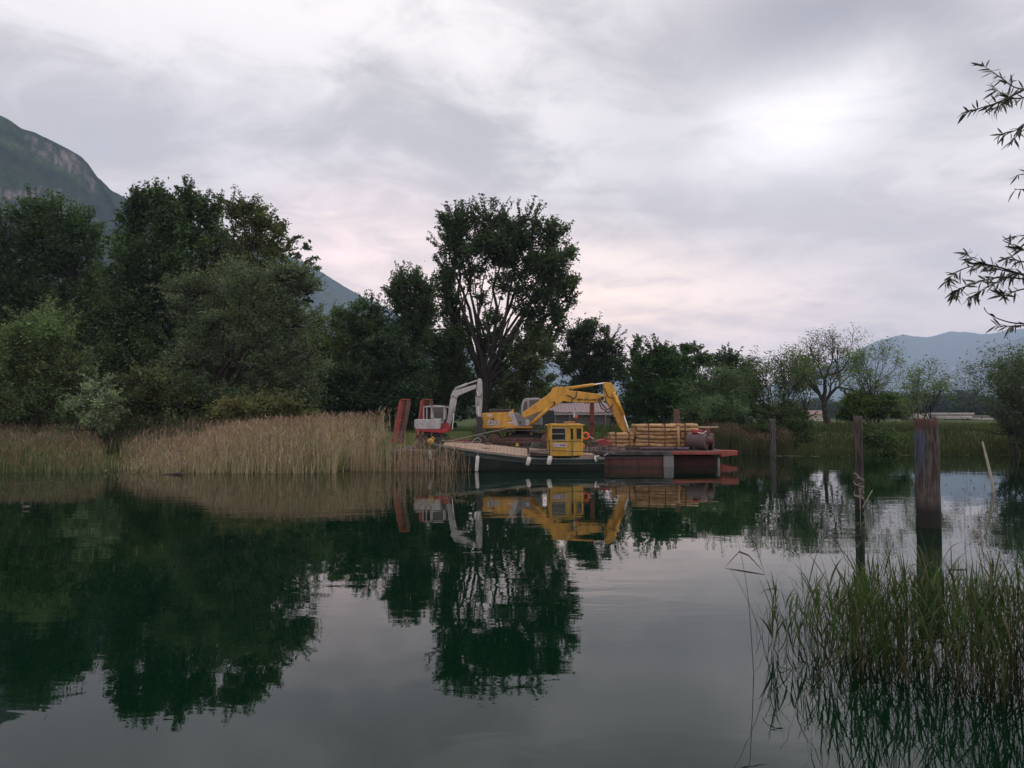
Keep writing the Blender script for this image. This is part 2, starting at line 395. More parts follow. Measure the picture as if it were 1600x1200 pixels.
# ------------------------------------------------------------------ mountains
def mountain(name, ridge, footY, back, seed, amp, ns=320, ntt=150, rockbands=(), c1=(.04, .075, .03), c2=(.09, .12, .05), pz=1.25, vill=False):
    us = np.array([r[0] for r in ridge], float); vs = np.array([r[1] for r in ridge], float); Ys = np.array([r[2] for r in ridge], float)
    u = np.linspace(us[0], us[-1], ns)
    # smooth-ish interpolation and a rough crest
    v = np.interp(u, us, vs)+fbm(u*.03, u*0+seed, 5, seed)*3.0; YY = np.interp(u, us, Ys)
    Rx = (u-800)/F*YY; Rz = CAMH+(HOR-v)/F*YY
    t = np.concatenate([np.linspace(-1, 0, 24)[:-1], np.linspace(0, 1, ntt)])
    T, Rxx = np.meshgrid(t, Rx, indexing='ij'); _, Rzz = np.meshgrid(t, Rz, indexing='ij'); _, RY = np.meshgrid(t, YY, indexing='ij'); _, UU = np.meshgrid(t, u, indexing='ij')
    tf = np.clip(T, 0, 1); tb = np.clip(-T, 0, 1)
    fy = footY
    Yv = RY*(1-tf)+RY*fy*tf+tb*back
    Xv = (Rxx/RY)*(RY*(1-tf*.5*(1-fy))+0*tf)+0*T
    prof = (1-tf)**pz*(1-tb)
    for (ta, tb_, dep) in rockbands:   # cliffs: a faster drop between ta and tb_
        s = np.clip((tf-ta)/(tb_-ta), 0, 1); s = s*s*(3-2*s); prof = prof-(s-1)*0-dep*s*(1-tf)
    prof = np.clip(prof, 0, 1)
    Zv = Rzz*prof
    env = np.clip(tf*5, 0, 1)*(1-tf)**.6
    gx = Xv/Rzz.max()*4; gy = Yv/Rzz.max()*4
    ridg = 1-2*np.abs(fbm(gx*1.1+T*.6, gy*.35, 5, seed+3))
    Zv = Zv-env*amp*Rzz.max()*(1-ridg)*.9+env*amp*.5*Rzz.max()*(fbm(gx*3, gy*3, 5, seed+8))
    Zv = np.maximum(Zv, -0.5*(T >= 1))+0.0
    V = np.stack([Xv.ravel(), Yv.ravel(), Zv.ravel()], 1)
    cn = fbm(gx*5, gy*5, 5, seed+11)+.6*fbm(gx*20, gy*20, 4, seed+15)
    k = np.clip(.5+cn*.9, 0, 1)[..., None]
    col = np.array(c1)*(1-k)+np.array(c2)*k
    if rockbands:       # bare cliffs just under the crest and a fainter belt lower down
        PU = 800+F*Xv/np.maximum(Yv, 1); PV = HOR-F*(Zv-CAMH)/np.maximum(Yv, 1); crest = np.interp(PU, us, vs); dd = PV-crest
        streak = fbm(PU*.22, PV*.05, 5, seed+23); rn = fbm(PU*.06, PV*.09, 5, seed+20)
        b1 = np.clip((dd-2)/7, 0, 1)*np.clip((38-dd)/12, 0, 1)*np.clip((PU-12)/25, 0, 1)*np.clip((150-PU)/14, 0, 1)
        b2 = np.clip((PV-286)/10, 0, 1)*np.clip((345-PV)/15, 0, 1)*np.clip((120-PU)/30, 0, 1)*.75
        rk = np.clip((np.maximum(b1*1.1, b2)+rn*.9+streak*.9-.62)*3.0, 0, 1)*(np.maximum(b1, b2) > .02)
        dkb = np.clip((dd-44)/6, 0, 1)*np.clip((75-dd)/18, 0, 1)*np.clip((180-PU)/30, 0, 1)
        col = col*(1-.45*dkb[..., None]); gb = np.clip((dd-24)/8, 0, 1)*np.clip((46-dd)/6, 0, 1)*np.clip((120-PU)/30, 0, 1)
        col = col*(1-gb[..., None]*.5)+np.array((.085, .13, .05))*gb[..., None]*.5
        rk = rk[..., None]; rc = np.array((.15, .130, .130))*(1+1.2*streak[..., None])
        col = np.clip(col*(1-rk)+rc*rk, .01, 1)
    nx = len(u); ny = len(t)
    o = fast(name, V, grid_faces(nx, ny)[:, ::-1], mountain_mat, col=col.reshape(-1, 3), smooth=True)
    tag(o, kind='structure'); return o, (Xv, Yv, Zv)
m = bpy.data.materials.new('mountain_slope'); m.use_nodes = True; g = NG(m.node_tree); b = m.node_tree.nodes['Principled BSDF']
a = g.n('ShaderNodeVertexColor'); a.layer_name = 'Col'; geo = g.n('ShaderNodeNewGeometry').outputs['Position']
n = g.noise(geo, .06, 9, .78); n2_ = g.noise(geo, .012, 5, .6)
c = g.mix(1, a.outputs[0], g.mix(g.mr(n, .35, .65), (.28, .30, .34), (1.75, 1.75, 1.6)), 'MULTIPLY')
c = g.mix(1, c, g.mix(g.mr(n2_, .35, .65), (.75, .75, .75), (1.2, 1.2, 1.2)), 'MULTIPLY')
g.L.new(c, b.inputs['Base Color']); b.inputs['Roughness'].default_value = 1; b.inputs['Specular IOR Level'].default_value = 0
bn = g.n('ShaderNodeBump', i_0=1.0); bn.inputs['Distance'].default_value = 14; g.L.new(n, bn.inputs['Height']); g.L.new(bn.outputs[0], b.inputs['Normal'])
mountain_mat = m
def rdg(pts): return pts
mountain('mountain', [(-700, 110, 950), (-300, 120, 1020), (-60, 150, 1080), (0, 180, 1110), (20, 193, 1125), (45, 201, 1145), (70, 214, 1170), (95, 226, 1200), (118, 239, 1225), (130, 251, 1240), (134, 267, 1250),
    (150, 275, 1290), (165, 291, 1340), (190, 305, 1420), (215, 318, 1500), (250, 332, 1640), (330, 362, 2050), (400, 385, 2700), (430, 392, 2850), (455, 400, 2980), (500, 424, 3180), (540, 448, 3350), (570, 463, 3480), (600, 478, 3600), (680, 520, 3850), (760, 560, 4100), (860, 640, 4350), (900, 652, 4450)],
    .42, 900, 3, .10, ns=760, ntt=200, rockbands=((.05, .17, .10), (.30, .46, .10)), c1=(.016, .040, .018), c2=(.050, .082, .030))
mountain('mountain', [(u, v, 7000) for u, v in ((620, 645), (700, 605), (790, 570), (880, 562), (960, 578), (1060, 602), (1150, 606), (1210, 602), (1250, 590), (1300, 568), (1350, 543), (1380, 531), (1415, 523), (1450, 527), (1490, 518), (1540, 523), (1600, 513), (1750, 519))],
    .62, 900, 31, .05, ns=260, ntt=110, c1=(.03, .05, .035), c2=(.06, .08, .045))
_, (mX, mY, mZ) = mountain('mountain', [(u, v, 4800) for u, v in ((1340, 652), (1400, 640), (1440, 618), (1470, 592), (1500, 574), (1540, 552), (1575, 538), (1600, 528), (1700, 505), (1950, 500))],
    .55, 700, 57, .06, ns=240, ntt=110, c1=(.03, .05, .03), c2=(.09, .10, .05))

# ------------------------------------------------------------------ trees
def tubes_mesh(segs, n=5):
    """segs: list of (points (k,3), radii (k,)) -> V,F arrays"""
    V = []; Fs = []; b = 0
    ang = np.arange(n)*2*np.pi/n; ca, sa = np.cos(ang), np.sin(ang)
    for P, Rr in segs:
        P = np.asarray(P, float); k = len(P)
        t = np.gradient(P, axis=0); t /= np.linalg.norm(t, axis=1)[:, None]+1e-9
        ref = np.array((.3, .9, .12)); a = np.cross(t, ref); a /= np.linalg.norm(a, axis=1)[:, None]+1e-9; c = np.cross(t, a)
        ring = P[:, None, :]+(a[:, None, :]*ca[None, :, None]+c[:, None, :]*sa[None, :, None])*np.asarray(Rr)[:, None, None]
        V.append(ring.reshape(-1, 3))
        i = (np.arange(k-1)[:, None]*n+np.arange(n)[None, :]).ravel(); j = (np.arange(k-1)[:, None]*n+(np.arange(n)[None, :]+1) % n).ravel()
        Fs.append(np.stack([i, j, j+n, i+n], 1)+b); b += k*n
    return np.concatenate(V), np.concatenate(Fs)
def curve(a, b, bow, k=6, r=rng):
    a = np.asarray(a, float); b = np.asarray(b, float); L = np.linalg.norm(b-a)
    t = np.linspace(0, 1, k)[:, None]
    mid = r.normal(0, 1, 3)*L*bow; mid[2] = abs(mid[2])*.3+L*bow*.5
    w = r.normal(0, .018*L, (k, 3)); w[0] = 0; w[-1] = 0
    return a*(1-t)+b*t+mid*(4*t*(1-t))*.5+w
def leaves(C, Nn, spread_, size, r=rng, aspect=.45, droop=0.0, up=0.0, flat=0.7):
    """Nn leaves scattered round each cluster centre C -> V (n*4,3), F, cluster index"""
    k = len(C); idx = np.repeat(np.arange(k), Nn); n = len(idx)
    off = r.normal(0, 1, (n, 3))*np.asarray(spread_).reshape(-1, 1)[idx] if np.ndim(spread_) else r.normal(0, spread_, (n, 3))
    off[:, 2] *= flat
    P = C[idx]+off
    d = r.normal(0, 1, (n, 3)); d[:, 2] = d[:, 2]*.6+up-droop; d /= np.linalg.norm(d, axis=1)[:, None]
    q = r.normal(0, 1, (n, 3)); w = np.cross(d, q); w /= np.linalg.norm(w, axis=1)[:, None]
    L = size*r.uniform(.6, 1.35, (n, 1)); Wd = L*aspect
    V = np.stack([P-d*L*.5, P+w*Wd*.5, P+d*L*.5, P-w*Wd*.5], 1).reshape(-1, 3)
    return V, np.arange(n*4).reshape(-1, 4), idx
def jitcol(c, idx, k, amt, r=rng, per=.12):
    base = np.array(c)[None, :]*1.5*np.array((.98, 1.06, .92))*(1+r.uniform(-amt, amt, (k, 1)))*(1+r.uniform(-.08, .08, (k, 3)))
    col = base[idx]*(1+r.uniform(-per, per, (len(idx), 1)))
    return np.repeat(np.clip(col, .002, 1), 4, axis=0)
GZ = lambda x, y: float(ground_z(np.array([x]), np.array([y]))[0])
def tree(name, label, cat, Y, ubase, lobes, color, n=9000, size=.22, spr=.42, trunk_r=.22, stems=1, bark=None, seed=1, group=None,
         limbs=(), clump=34, depth=.85, amt=.35, aspect=.5, droop=0.0, up=.15, twigs=8, forkv=None, hollow=.35, baseY=None):
    r = np.random.default_rng(seed); n = int(n*1.75); size *= 1.15
    bx = WX(ubase, Y); bz = GZ(bx, Y)
    t = thing(name, (bx, Y, bz), label, cat, group)
    base = np.array((bx, Y, bz-.15))
    segs = []; C = []; LB = []
    tot = sum(l[2]*l[3]*(l[4] if len(l) > 4 else 1) for l in lobes)
    cen = [np.array(W(l[0], l[1], Y)) for l in lobes]
    lowest = min(c[2]-l[3]/F*Y for c, l in zip(cen, lobes)); top = max(c[2]+l[3]/F*Y for c, l in zip(cen, lobes))
    fork = base.copy(); fork[2] = bz+max(.25, (WZ(forkv, Y)-bz) if forkv else (lowest-bz)*.7+(top-bz)*.12)
    fork[0] += r.normal(0, .15)
    stemtops = []
    for s in range(stems):
        st = base.copy()
        ft = fork+np.array((r.normal(0, .5)*(stems > 1), r.normal(0, .5)*(stems > 1), 0))
        P = curve(st, ft, .03, 6, r); segs.append((P, trunk_r/stems**.5*np.linspace(1.25, .85, 6))); stemtops.append(ft)
    for lb in limbs:        # limbs drawn where they show, (u, v, dy) points
        P = np.array([np.array(W(q[0], q[1], Y+(q[2] if len(q) > 2 else 0))) for q in lb]); P[:, 1] += np.linspace(0, r.normal(0, 1.2), len(P))
        k = np.linspace(0, len(P)-1, len(P)*3-2); P = np.stack([np.interp(k, np.arange(len(P)), P[:, i]) for i in range(3)], 1)
        P[1:-1] += r.normal(0, .04, (len(P)-2, 3))
        segs.append((P, np.linspace(trunk_r*.28, trunk_r*.07, len(P))))
    for c, l in zip(cen, lobes):
        dn = l[4] if len(l) > 4 else 1
        rx, rz = l[2]/F*Y, l[3]/F*Y; ry = max(rx, min(rz, rx*1.3))*depth
        c = c+np.array((0, r.normal(0, .45*ry+.3), 0))
        if not limbs or r.random() < .35:
            st = stemtops[r.integers(len(stemtops))]
            P = curve(st, c, .08, 7, r); segs.append((P, trunk_r*np.linspace(.55, .12, 7)))
        nc = max(3, int(n*(l[2]*l[3]*dn/tot)/clump))
        ms = max(4, int(nc/8)); dd = r.normal(0, 1, (ms, 3)); dd /= np.linalg.norm(dd, axis=1)[:, None]
        rad = (hollow+(.9-hollow)*r.random((ms, 1))**.55)
        sub = dd*rad; pick = r.integers(0, ms, nc); pick[:ms] = np.arange(ms)[:nc]
        rel = sub[pick]+r.normal(0, .15, (nc, 3))*np.array((1, 1, .8)); ln_ = np.linalg.norm(rel, axis=1)[:, None]; rel = rel*np.minimum(1, 1.08/np.maximum(ln_, 1e-6))
        pts = c+rel*np.array((rx, ry, rz))*.95; sb = 1+r.normal(0, .15, ms)
        for q in range(min(twigs, nc)):
            P = curve(c-np.array((0, 0, rz*.2)), pts[q], .10, 5, r); segs.append((P, trunk_r*np.linspace(.16, .035, 5)))
        C.append(pts); LB.append((1+r.normal(0, .12))*sb[pick])
    C = np.concatenate(C); C[:, 2] = np.maximum(C[:, 2], bz+.15)
    tallk = 1.25 if 'poplar' in name or 'spruce' in name else .8
    V, Fq, idx = leaves(C, clump, spr*.86*r.uniform(.5, 1.2, len(C)), size, r, aspect, droop, up, flat=tallk)
    cc = jitcol(color, idx, len(C), amt*1.5, r, .3)*np.repeat(np.concatenate(LB)[idx], 4)[:, None]
    SP = []; 
    for c, l in zip(cen, lobes):
        rx, rz = l[2]/F*Y, l[3]/F*Y; ns_ = max(4, int((l[2]+l[3])*.32))
        for q in range(ns_):
            dv = r.normal(0, 1, 3); dv[2] = abs(dv[2])*.9 if r.random() < .75 else dv[2]; dv /= np.linalg.norm(dv)
            p0_ = c+dv*np.array((rx, rx*depth, rz))*.86; ln = r.uniform(.5, 1.25)*min(1.3, .35+.45*rx)
            gd = dv*np.array((1, 1, 1))+np.array((0, 0, .9 if tallk > 1 else .15)); gd /= np.linalg.norm(gd)
            tt_ = np.linspace(0, 1, 5)[:, None]; Q = p0_+gd*ln*tt_+np.array((0, 0, -.18 if droop else 0))*tt_**2*ln
            SP.append(Q); segs.append((np.vstack([c[None], (c+Q[0])[None]/2, Q]), trunk_r*.02+np.linspace(.03, .006, 7)))
    SP = np.concatenate(SP); SP[:, 2] = np.maximum(SP[:, 2], bz+.2)
    V2, F2, i2 = leaves(SP, 7, spr*.26, size*.9, r, aspect, droop, up+.2)
    V = np.concatenate([V, V2]); Fq = np.concatenate([Fq, F2+len(cc)]); cc = np.concatenate([cc, jitcol(color, i2, len(SP), amt, r, .25)])
    fast('crown', V, Fq, LEAF, t, col=cc)
    V, Fq = tubes_mesh(segs); fast('trunk', V, Fq, bark or BARK, t, smooth=True)
    return t
def grow(segs, tips, p, d, L, rad, lev, maxlev, r, spreadf=.55, upb=.12, nch=(2, 4)):
    k = 4; P = [p]; q = p.copy(); dd = d.copy()
    for i in range(k):
        dd = dd+r.normal(0, .12, 3)+np.array((0, 0, upb*.3)); dd /= np.linalg.norm(dd); q = q+dd*L/k; P.append(q.copy())
    segs.append((np.array(P), np.linspace(rad, rad*.6, k+1)))
    if lev >= maxlev: tips.append(q); return
    for c in range(r.integers(*nch)+1):
        a = r.normal(0, 1, 3); nd = dd+a*spreadf+np.array((0, 0, upb)); nd /= np.linalg.norm(nd)
        at = P[r.integers(2, k+1)] if c else P[-1]
        grow(segs, tips, np.array(at), nd, L*r.uniform(.62, .85), rad*.55, lev+1, maxlev, r, spreadf, upb, nch)
def twig_tree(name, label, cat, Y, ubase, vtop, spread_u, color, seed, maxlev=4, leafn=10, size=.16, spr=.22, trunk_r=.1, stems=1, vbase=None,
              bark=None, group=None, spreadf=.5, leaf_low=True, L0=.36, nch=(2, 4), lowfrac=.0, aspect=.45):
    """open tree of visible branches, leaves in tufts at the twig ends"""
    r = np.random.default_rng(seed); bx = WX(ubase, Y); bz = GZ(bx, Y); bz = max(bz, -.3)
    t = thing(name, (bx, Y, bz), label, cat, group); H = WZ(vtop, Y)-bz
    segs = []; tips = []
    for s in range(stems):
        d = np.array((r.normal(0, .22)*(stems > 1), r.normal(0, .2)*(stems > 1), 1.0)); d /= np.linalg.norm(d)
        grow(segs, tips, np.array((bx+r.normal(0, .25)*(stems > 1), Y+r.normal(0, .3)*(stems > 1), bz-.15)), d, H*L0, trunk_r, 0, maxlev, r, spreadf, .16, nch)
    # fit the outline to the seen height and width
    A = np.concatenate([s[0] for s in segs]); z1 = A[:, 2].max(); x0, x1 = np.percentile(A[:, 0], [1.5, 98.5]) ; sz = H/(z1-bz); sx = (spread_u/F*Y)/(x1-x0)
    xc = (x0+x1)/2
    def fit(P):
        P = P.copy(); w = np.clip((P[:, 2]-bz)/H*2.2, 0, 1); P[:, 0] = bx+(P[:, 0]-bx)*(1+(sx-1)*w); P[:, 2] = bz+(P[:, 2]-bz)*sz; return P
    segs = [(fit(P), Rr) for P, Rr in segs]; T = fit(np.array(tips))
    V, Fq = tubes_mesh(segs, 4); fast('trunk', V, Fq, bark or BARK, t, smooth=True)
    if leafn:
        keep = np.array([q for q in T if q[2] > bz+.5])
        V, Fq, idx = leaves(keep, leafn, spr*r.uniform(.5, 1.3, len(keep)), size, r, aspect)
        fast('crown', V, Fq, LEAF, t, col=jitcol(color, idx, len(keep), .3, r))
    return t

DK = (.043, .064, .034); MD = (.035, .06, .024); GG = (.092, .112, .080); LG = (.07, .10, .04); OL = (.06, .07, .025); VD = (.024, .040, .022)
tg = 'trees of the wood on the left bank'
tree('poplar_tree', 'dark poplar cut by the left edge of the picture, beside the flat-topped broad one', 'tree', 66, -20, [(-40,400,60,70),(5,380,35,55),(-10,480,60,70),(20,560,50,60),(-60,560,60,60)], DK, 11000, .26, .5, seed=11, group=tg)
tree('poplar_tree', 'broad flat-topped dark poplar below the mountain cliff', 'tree', 68, 95, [(60,342,32,34,1.7),(98,348,30,34,1.7),(130,368,24,44,1.7),(80,400,50,50),(115,430,42,56),(60,470,50,60),(120,500,50,60),(90,570,60,50)], DK, 17000, .25, .48, seed=12, group=tg)
tree('poplar_tree', 'dark spiky poplar just right of the notch where the mountain shows', 'tree', 62, 215, [(203,352,15,40,1.6),(218,332,16,36,1.7),(240,318,15,30,1.8),(258,350,24,45,1.5),(212,415,32,50),(235,440,50,60),(200,500,45,60),(230,560,60,60)], DK, 17000, .24, .42, seed=13, group=tg)
tree('poplar_tree', 'tallest pointed poplar of the left wood with a triple spiky top', 'tree', 63, 300, [(289,306,11,26,2),(268,332,14,36,1.8),(290,345,24,36,1.6),(314,330,16,32,1.8),(336,326,12,26,1.6),(300,390,42,50),(335,400,38,55),(300,460,50,60),(320,540,60,60)], DK, 17000, .23, .40, seed=14, group=tg)
tree('willow_tree', 'tall feathery olive tree with loose twigs sticking out at its right side', 'tree', 58, 380, [(362,330,18,26,1.3),(388,335,24,28,1.3),(415,355,24,26,1.1),(434,372,18,20,.8),(446,392,12,14,.6),(385,400,42,45),(415,430,38,40),(370,470,45,50),(400,520,50,60),(390,590,60,50)], (.058,.066,.030), 17000, .20, .42, seed=15, group=tg, hollow=.25)
tree('willow_tree', 'wide grey-green willow leaning over the reeds with its rounded crown', 'tree', 50, 335, [(300,462,42,34),(345,455,35,30),(395,445,40,38),(440,440,40,32),(470,430,28,16,.8),(478,455,24,18),(330,510,50,40),(400,500,50,45),(455,510,46,42),(480,560,28,38),(430,570,55,42),(350,575,60,45),(300,560,45,50),(400,620,60,26),(470,600,34,26)], GG, 30000, .17, .36, seed=16, group=tg, aspect=.3, droop=.25, up=0, hollow=.3, trunk_r=.26)
tree('willow_tree', 'light green willow at the left edge above the pale reeds', 'tree', 43, 55, [(60,520,40,48),(90,520,32,38),(20,560,45,45),(70,580,50,50),(110,590,26,45),(20,630,50,34),(75,635,45,30),(-30,600,50,60)], (.090,.118,.062), 24000, .15, .30, seed=17, group=tg, aspect=.32, trunk_r=.16, hollow=.3)
tree('shrub', 'pale silvery shrub between light green willow and dark hollow', 'shrub', 41, 145, [(152,610,16,22,.6),(132,640,20,24,.6),(160,645,22,26,.7),(182,625,9,16,.5),(140,672,26,14,.8)], (.15,.175,.13), 4300, .13, .22, seed=18, trunk_r=.06, stems=3, aspect=.4, hollow=.2)
tree('shrub', 'yellowish green bush under the tall spiky poplar', 'shrub', 44, 225, [(215,600,28,28),(245,600,30,30),(200,635,28,26),(240,640,36,28),(270,630,22,24),(225,662,40,14)], (.070,.082,.042), 9000, .14, .28, seed=19, trunk_r=.09, stems=3)
tree('shrub', 'dark round bush at the foot of the grey-green willow', 'shrub', 46, 300, [(290,620,30,34),(330,630,34,30),(365,632,30,26),(300,655,34,14)], (.045,.065,.034), 9000, .15, .3, seed=20, trunk_r=.08, stems=3)
tree('shrub', 'brownish rounded bush rising straight behind the tan reeds', 'shrub', 44, 405, [(370,645,30,22),(410,640,34,24),(445,643,30,20),(480,655,24,12,.8),(350,660,30,12)], (.095,.088,.045), 8000, .13, .27, seed=21, trunk_r=.06, stems=4)
tree('acacia_tree', 'light green feathery tree peeping up below the mountain slope', 'tree', 74, 508, [(500,505,18,22),(520,500,16,20),(510,540,34,32),(485,550,30,34),(525,580,34,40),(500,610,40,36)], (.080,.105,.042), 11000, .24, .45, seed=22, group=tg, aspect=.35)
tree('acacia_tree', 'round-topped mid green tree left of the small round poplar', 'tree', 76, 565, [(555,498,22,20),(580,485,20,20),(570,520,34,34),(545,550,30,40),(590,540,24,40),(560,600,40,40)], (.050,.075,.036), 11000, .25, .46, seed=23, group=tg)
tree('poplar_tree', 'small round dark poplar standing left of the giant tree', 'tree', 77, 640, [(632,440,24,22),(655,450,26,26),(618,465,18,26),(640,490,36,40),(665,500,24,44),(625,540,28,46),(655,570,32,46),(620,600,30,40)], DK, 15000, .25, .45, seed=24, group=tg, up=.4)
tree('chestnut_tree', 'nearly black broad tree right behind the white excavator', 'tree', 62, 610, [(600,545,30,26),(625,575,42,34),(590,600,40,34),(640,615,40,30),(600,635,50,20),(560,625,40,28)], VD, 14000, .24, .42, seed=25, group=tg)
tree('chestnut_tree', 'black-green tree filling the gap below the small feathery trees', 'tree', 60, 500, [(470,615,34,34),(510,600,40,40),(545,615,40,36),(500,640,50,20)], VD, 10000, .25, .42, seed=26, group=tg)
big = tree('poplar_tree', 'giant old poplar, tallest of all, many bare limbs seen against the sky', 'tree', 70, 756,
  [(722,352,32,28),(765,345,38,22),(812,350,36,26),(700,385,24,28),(745,382,36,22),(790,385,34,22),(832,380,34,26),(862,368,26,24),(876,400,18,28),(845,415,34,24),(806,418,26,20,.8),(862,440,26,20),(893,444,17,12),(840,455,28,20,.9),(770,405,22,14,.6),(700,420,22,26),(698,460,22,34),(712,500,20,36),(700,545,28,40),(735,440,12,30,.35),
   (826,490,24,22,.8),(848,500,20,24,.7),(835,530,24,22,.7),(770,505,16,18,.6),(768,530,24,22),(785,450,16,22,.6),(735,415,22,20,.6),(800,395,30,24),(815,455,18,22,.6),(870,470,22,20,.8),(860,425,30,26),(752,470,10,20,.35),(800,560,26,18,.5),(705,355,20,22),(710,580,32,30),(690,620,36,30),(725,610,24,30),(690,560,20,40),(715,530,18,30),(700,600,30,30),(868,500,18,24,.8),(858,530,16,22,.7),(845,560,20,18,.6),(888,465,14,14,.7)],
  (.036,.053,.027), 37000, .24, .38, trunk_r=.44, seed=27, hollow=.2, twigs=9, clump=30,
  limbs=[[(752,640),(748,590),(740,545),(728,500),(718,450),(705,400)], [(754,640),(750,590),(752,545),(748,490),(740,430),(735,385)], [(757,640),(757,590),(760,545),(764,500),(772,450),(778,400)],
         [(758,640),(762,590),(772,550),(788,520),(802,480),(812,430),(830,395)], [(760,640),(772,590),(788,555),(808,520),(835,495),(860,470)], [(757,600),(766,560),(774,520),(782,470),(800,430)], [(788,540),(810,500),(840,478),(885,448)], [(748,600),(742,570),(735,545),(722,520)], [(770,600),(800,585),(830,570)],
         [(760,560),(770,540),(795,500),(820,470),(850,430)],[(750,560),(745,500),(755,440),(765,400)],[(755,560),(752,520),(738,470),(725,410),(722,370)]], forkv=600)
tree('ash_tree', 'thin-stemmed tree with ragged crown right of the giant poplar trunk', 'tree', 66, 833, [(815,545,22,20,.6),(848,540,20,20,.5),(835,575,26,20,.7),(810,585,22,22,.6),(850,600,18,18,.4),(795,620,20,22,.5)], (.045,.058,.030), 5200, .22, .36, trunk_r=.12, seed=28, hollow=.1)
tree('acacia_tree', 'leafy light tree seen between the two excavators', 'tree', 80, 785, [(780,590,24,26,.7),(765,620,20,24,.8),(800,610,24,24,.7),(780,640,34,14)], (.050,.072,.036), 6500, .24, .4, seed=29, trunk_r=.14)
tree('shrub', 'yellow-green bushy hedge behind the grey excavator cab', 'shrub', 95, 845, [(835,612,22,14),(870,620,26,20),(820,630,30,16),(850,640,30,12)], (.075,.10,.035), 6000, .25, .4, seed=30, trunk_r=.09, stems=3)
rg = 'trees along the far side of the meadow'
tree('lime_tree', 'wide dark tree whose top breaks into a fine left tip, above the yellow boom', 'tree', 80, 918, [(898,525,18,18,.8),(925,522,26,18),(950,540,22,22),(905,555,32,30),(940,570,36,30),(885,575,20,22,.8),(965,580,16,28,.7),(915,605,36,24)], (.034,.048,.028), 14000, .24, .38, trunk_r=.3, seed=31, group=rg, hollow=.25)
tree('spruce_tree', 'pointed dark conifer squeezed between two round trees', 'tree', 82, 994, [(997,535,5,10),(995,550,10,10),(994,566,13,12),(993,586,17,14),(992,606,20,14),(992,630,22,16)], (.020,.038,.022), 6500, .2, .22, trunk_r=.16, seed=32, group=rg, hollow=.1, depth=.8)
tree('chestnut_tree', 'dense round chestnut with the greenest dome of the row', 'tree', 72, 1035, [(1030,555,34,20),(1045,572,34,24),(1010,585,28,30),(1040,605,40,30),(1005,625,28,26),(1060,620,30,28),(1030,640,40,16)], (.030,.058,.020), 17000, .24, .38, trunk_r=.3, seed=33, group=rg, hollow=.3)
tree('lime_tree', 'small-topped tree rising behind the chestnut dome', 'tree', 84, 1084, [(1080,548,15,12),(1090,565,18,16),(1078,590,24,26),(1095,620,20,26)], (.030,.046,.024), 8000, .24, .36, seed=34, group=rg)
tree('lime_tree', 'dark green tree rising behind the round willow bush', 'tree', 76, 1150, [(1138,565,22,16),(1155,580,22,20),(1165,600,18,26),(1140,610,30,30),(1170,630,16,22)], (.028,.050,.022), 10000, .24, .36, seed=35, group=rg)
tree('willow_tree', 'grey-green round willow bush above the right end of the barge', 'tree', 56, 1118, [(1118,592,30,24),(1095,610,26,26),(1140,612,28,28),(1115,635,42,28),(1085,645,22,22),(1150,645,22,22),(1118,660,40,16)], (.075,.105,.062), 17000, .15, .3, seed=36, trunk_r=.16, aspect=.3, hollow=.3)
twig_tree('alder_tree', 'open small-leaved tree behind the grey mooring pile', 'tree', 56, 1222, 541, 82, (.055,.075,.038), 41, maxlev=4, leafn=15, size=.17, spr=.3, trunk_r=.09, stems=3)
twig_tree('alder_tree', 'slim young tree leaning toward the half-bare oak', 'tree', 58, 1256, 540, 55, (.055,.075,.038), 42, maxlev=4, leafn=13, size=.17, spr=.24, trunk_r=.07, stems=2)
twig_tree('oak_tree', 'half-bare old tree with black branches and only tufts of leaves', 'tree', 82, 1295, 508, 160, (.075,.07,.035), 43, maxlev=6, leafn=4, size=.20, spr=.28, trunk_r=.40, L0=.25, spreadf=.62, nch=(2, 4), bark=BARK)
twig_tree('birch_tree', 'slender light green tree in front of the half-bare oak, right side', 'tree', 64, 1366, 532, 62, (.085,.115,.045), 44, maxlev=4, leafn=14, size=.17, spr=.32, trunk_r=.09, stems=1, nch=(2, 5))
tree('shrub', 'broad rounded bush at the foot of the slender light tree', 'shrub', 66, 1362, [(1345,628,30,18),(1375,632,32,18),(1325,642,20,12),(1395,644,22,10),(1360,645,46,10)], (.050,.075,.024), 11000, .2, .33, seed=45, trunk_r=.08, stems=3)
tree('shrub', 'leafy green willow shoots growing on the bank behind the thinner pile', 'shrub', 52.6, 1368, [(1365,675,22,22,.7),(1380,695,22,20),(1350,695,18,18,.8),(1372,708,26,8)], (.045,.070,.025), 4200, .14, .24, seed=46, trunk_r=.05, stems=3)
twig_tree('willow_tree', 'small sparse tree straight above the thick rusty pile', 'tree', 54, 1446, 563, 62, (.085,.11,.06), 47, maxlev=4, leafn=16, size=.15, spr=.26, trunk_r=.08, stems=2)
twig_tree('alder_tree', 'tall loose tree at the right edge of the picture on the bank', 'tree', 50, 1588, 532, 105, (.05,.068,.036), 48, maxlev=5, leafn=6, size=.16, spr=.24, trunk_r=.07, stems=3)
tree('shrub', 'dense dark bush at the right edge under the loose tree', 'shrub', 51.5, 1600, [(1590,640,22,30),(1610,610,26,40),(1585,680,24,26),(1620,670,40,40)], (.04,.055,.03), 4200, .15, .3, seed=49, trunk_r=.07, stems=3)
tree('shrub', 'dark bush round the foot of the open alder trees', 'shrub', 53.5, 1235, [(1215,650,24,26),(1245,662,22,24),(1225,688,26,20),(1255,690,14,18,.7),(1200,680,14,24,.7)], (.045,.062,.030), 7500, .14, .28, seed=50, trunk_r=.06, stems=3)
tree('shrub', 'low dark green mound of bramble left of the small pink-roofed house', 'shrub', 90, 1262, [(1228,640,18,14),(1246,648,12,8)], (.04,.065,.022), 3500, .25, .35, seed=51, trunk_r=.08, stems=2)
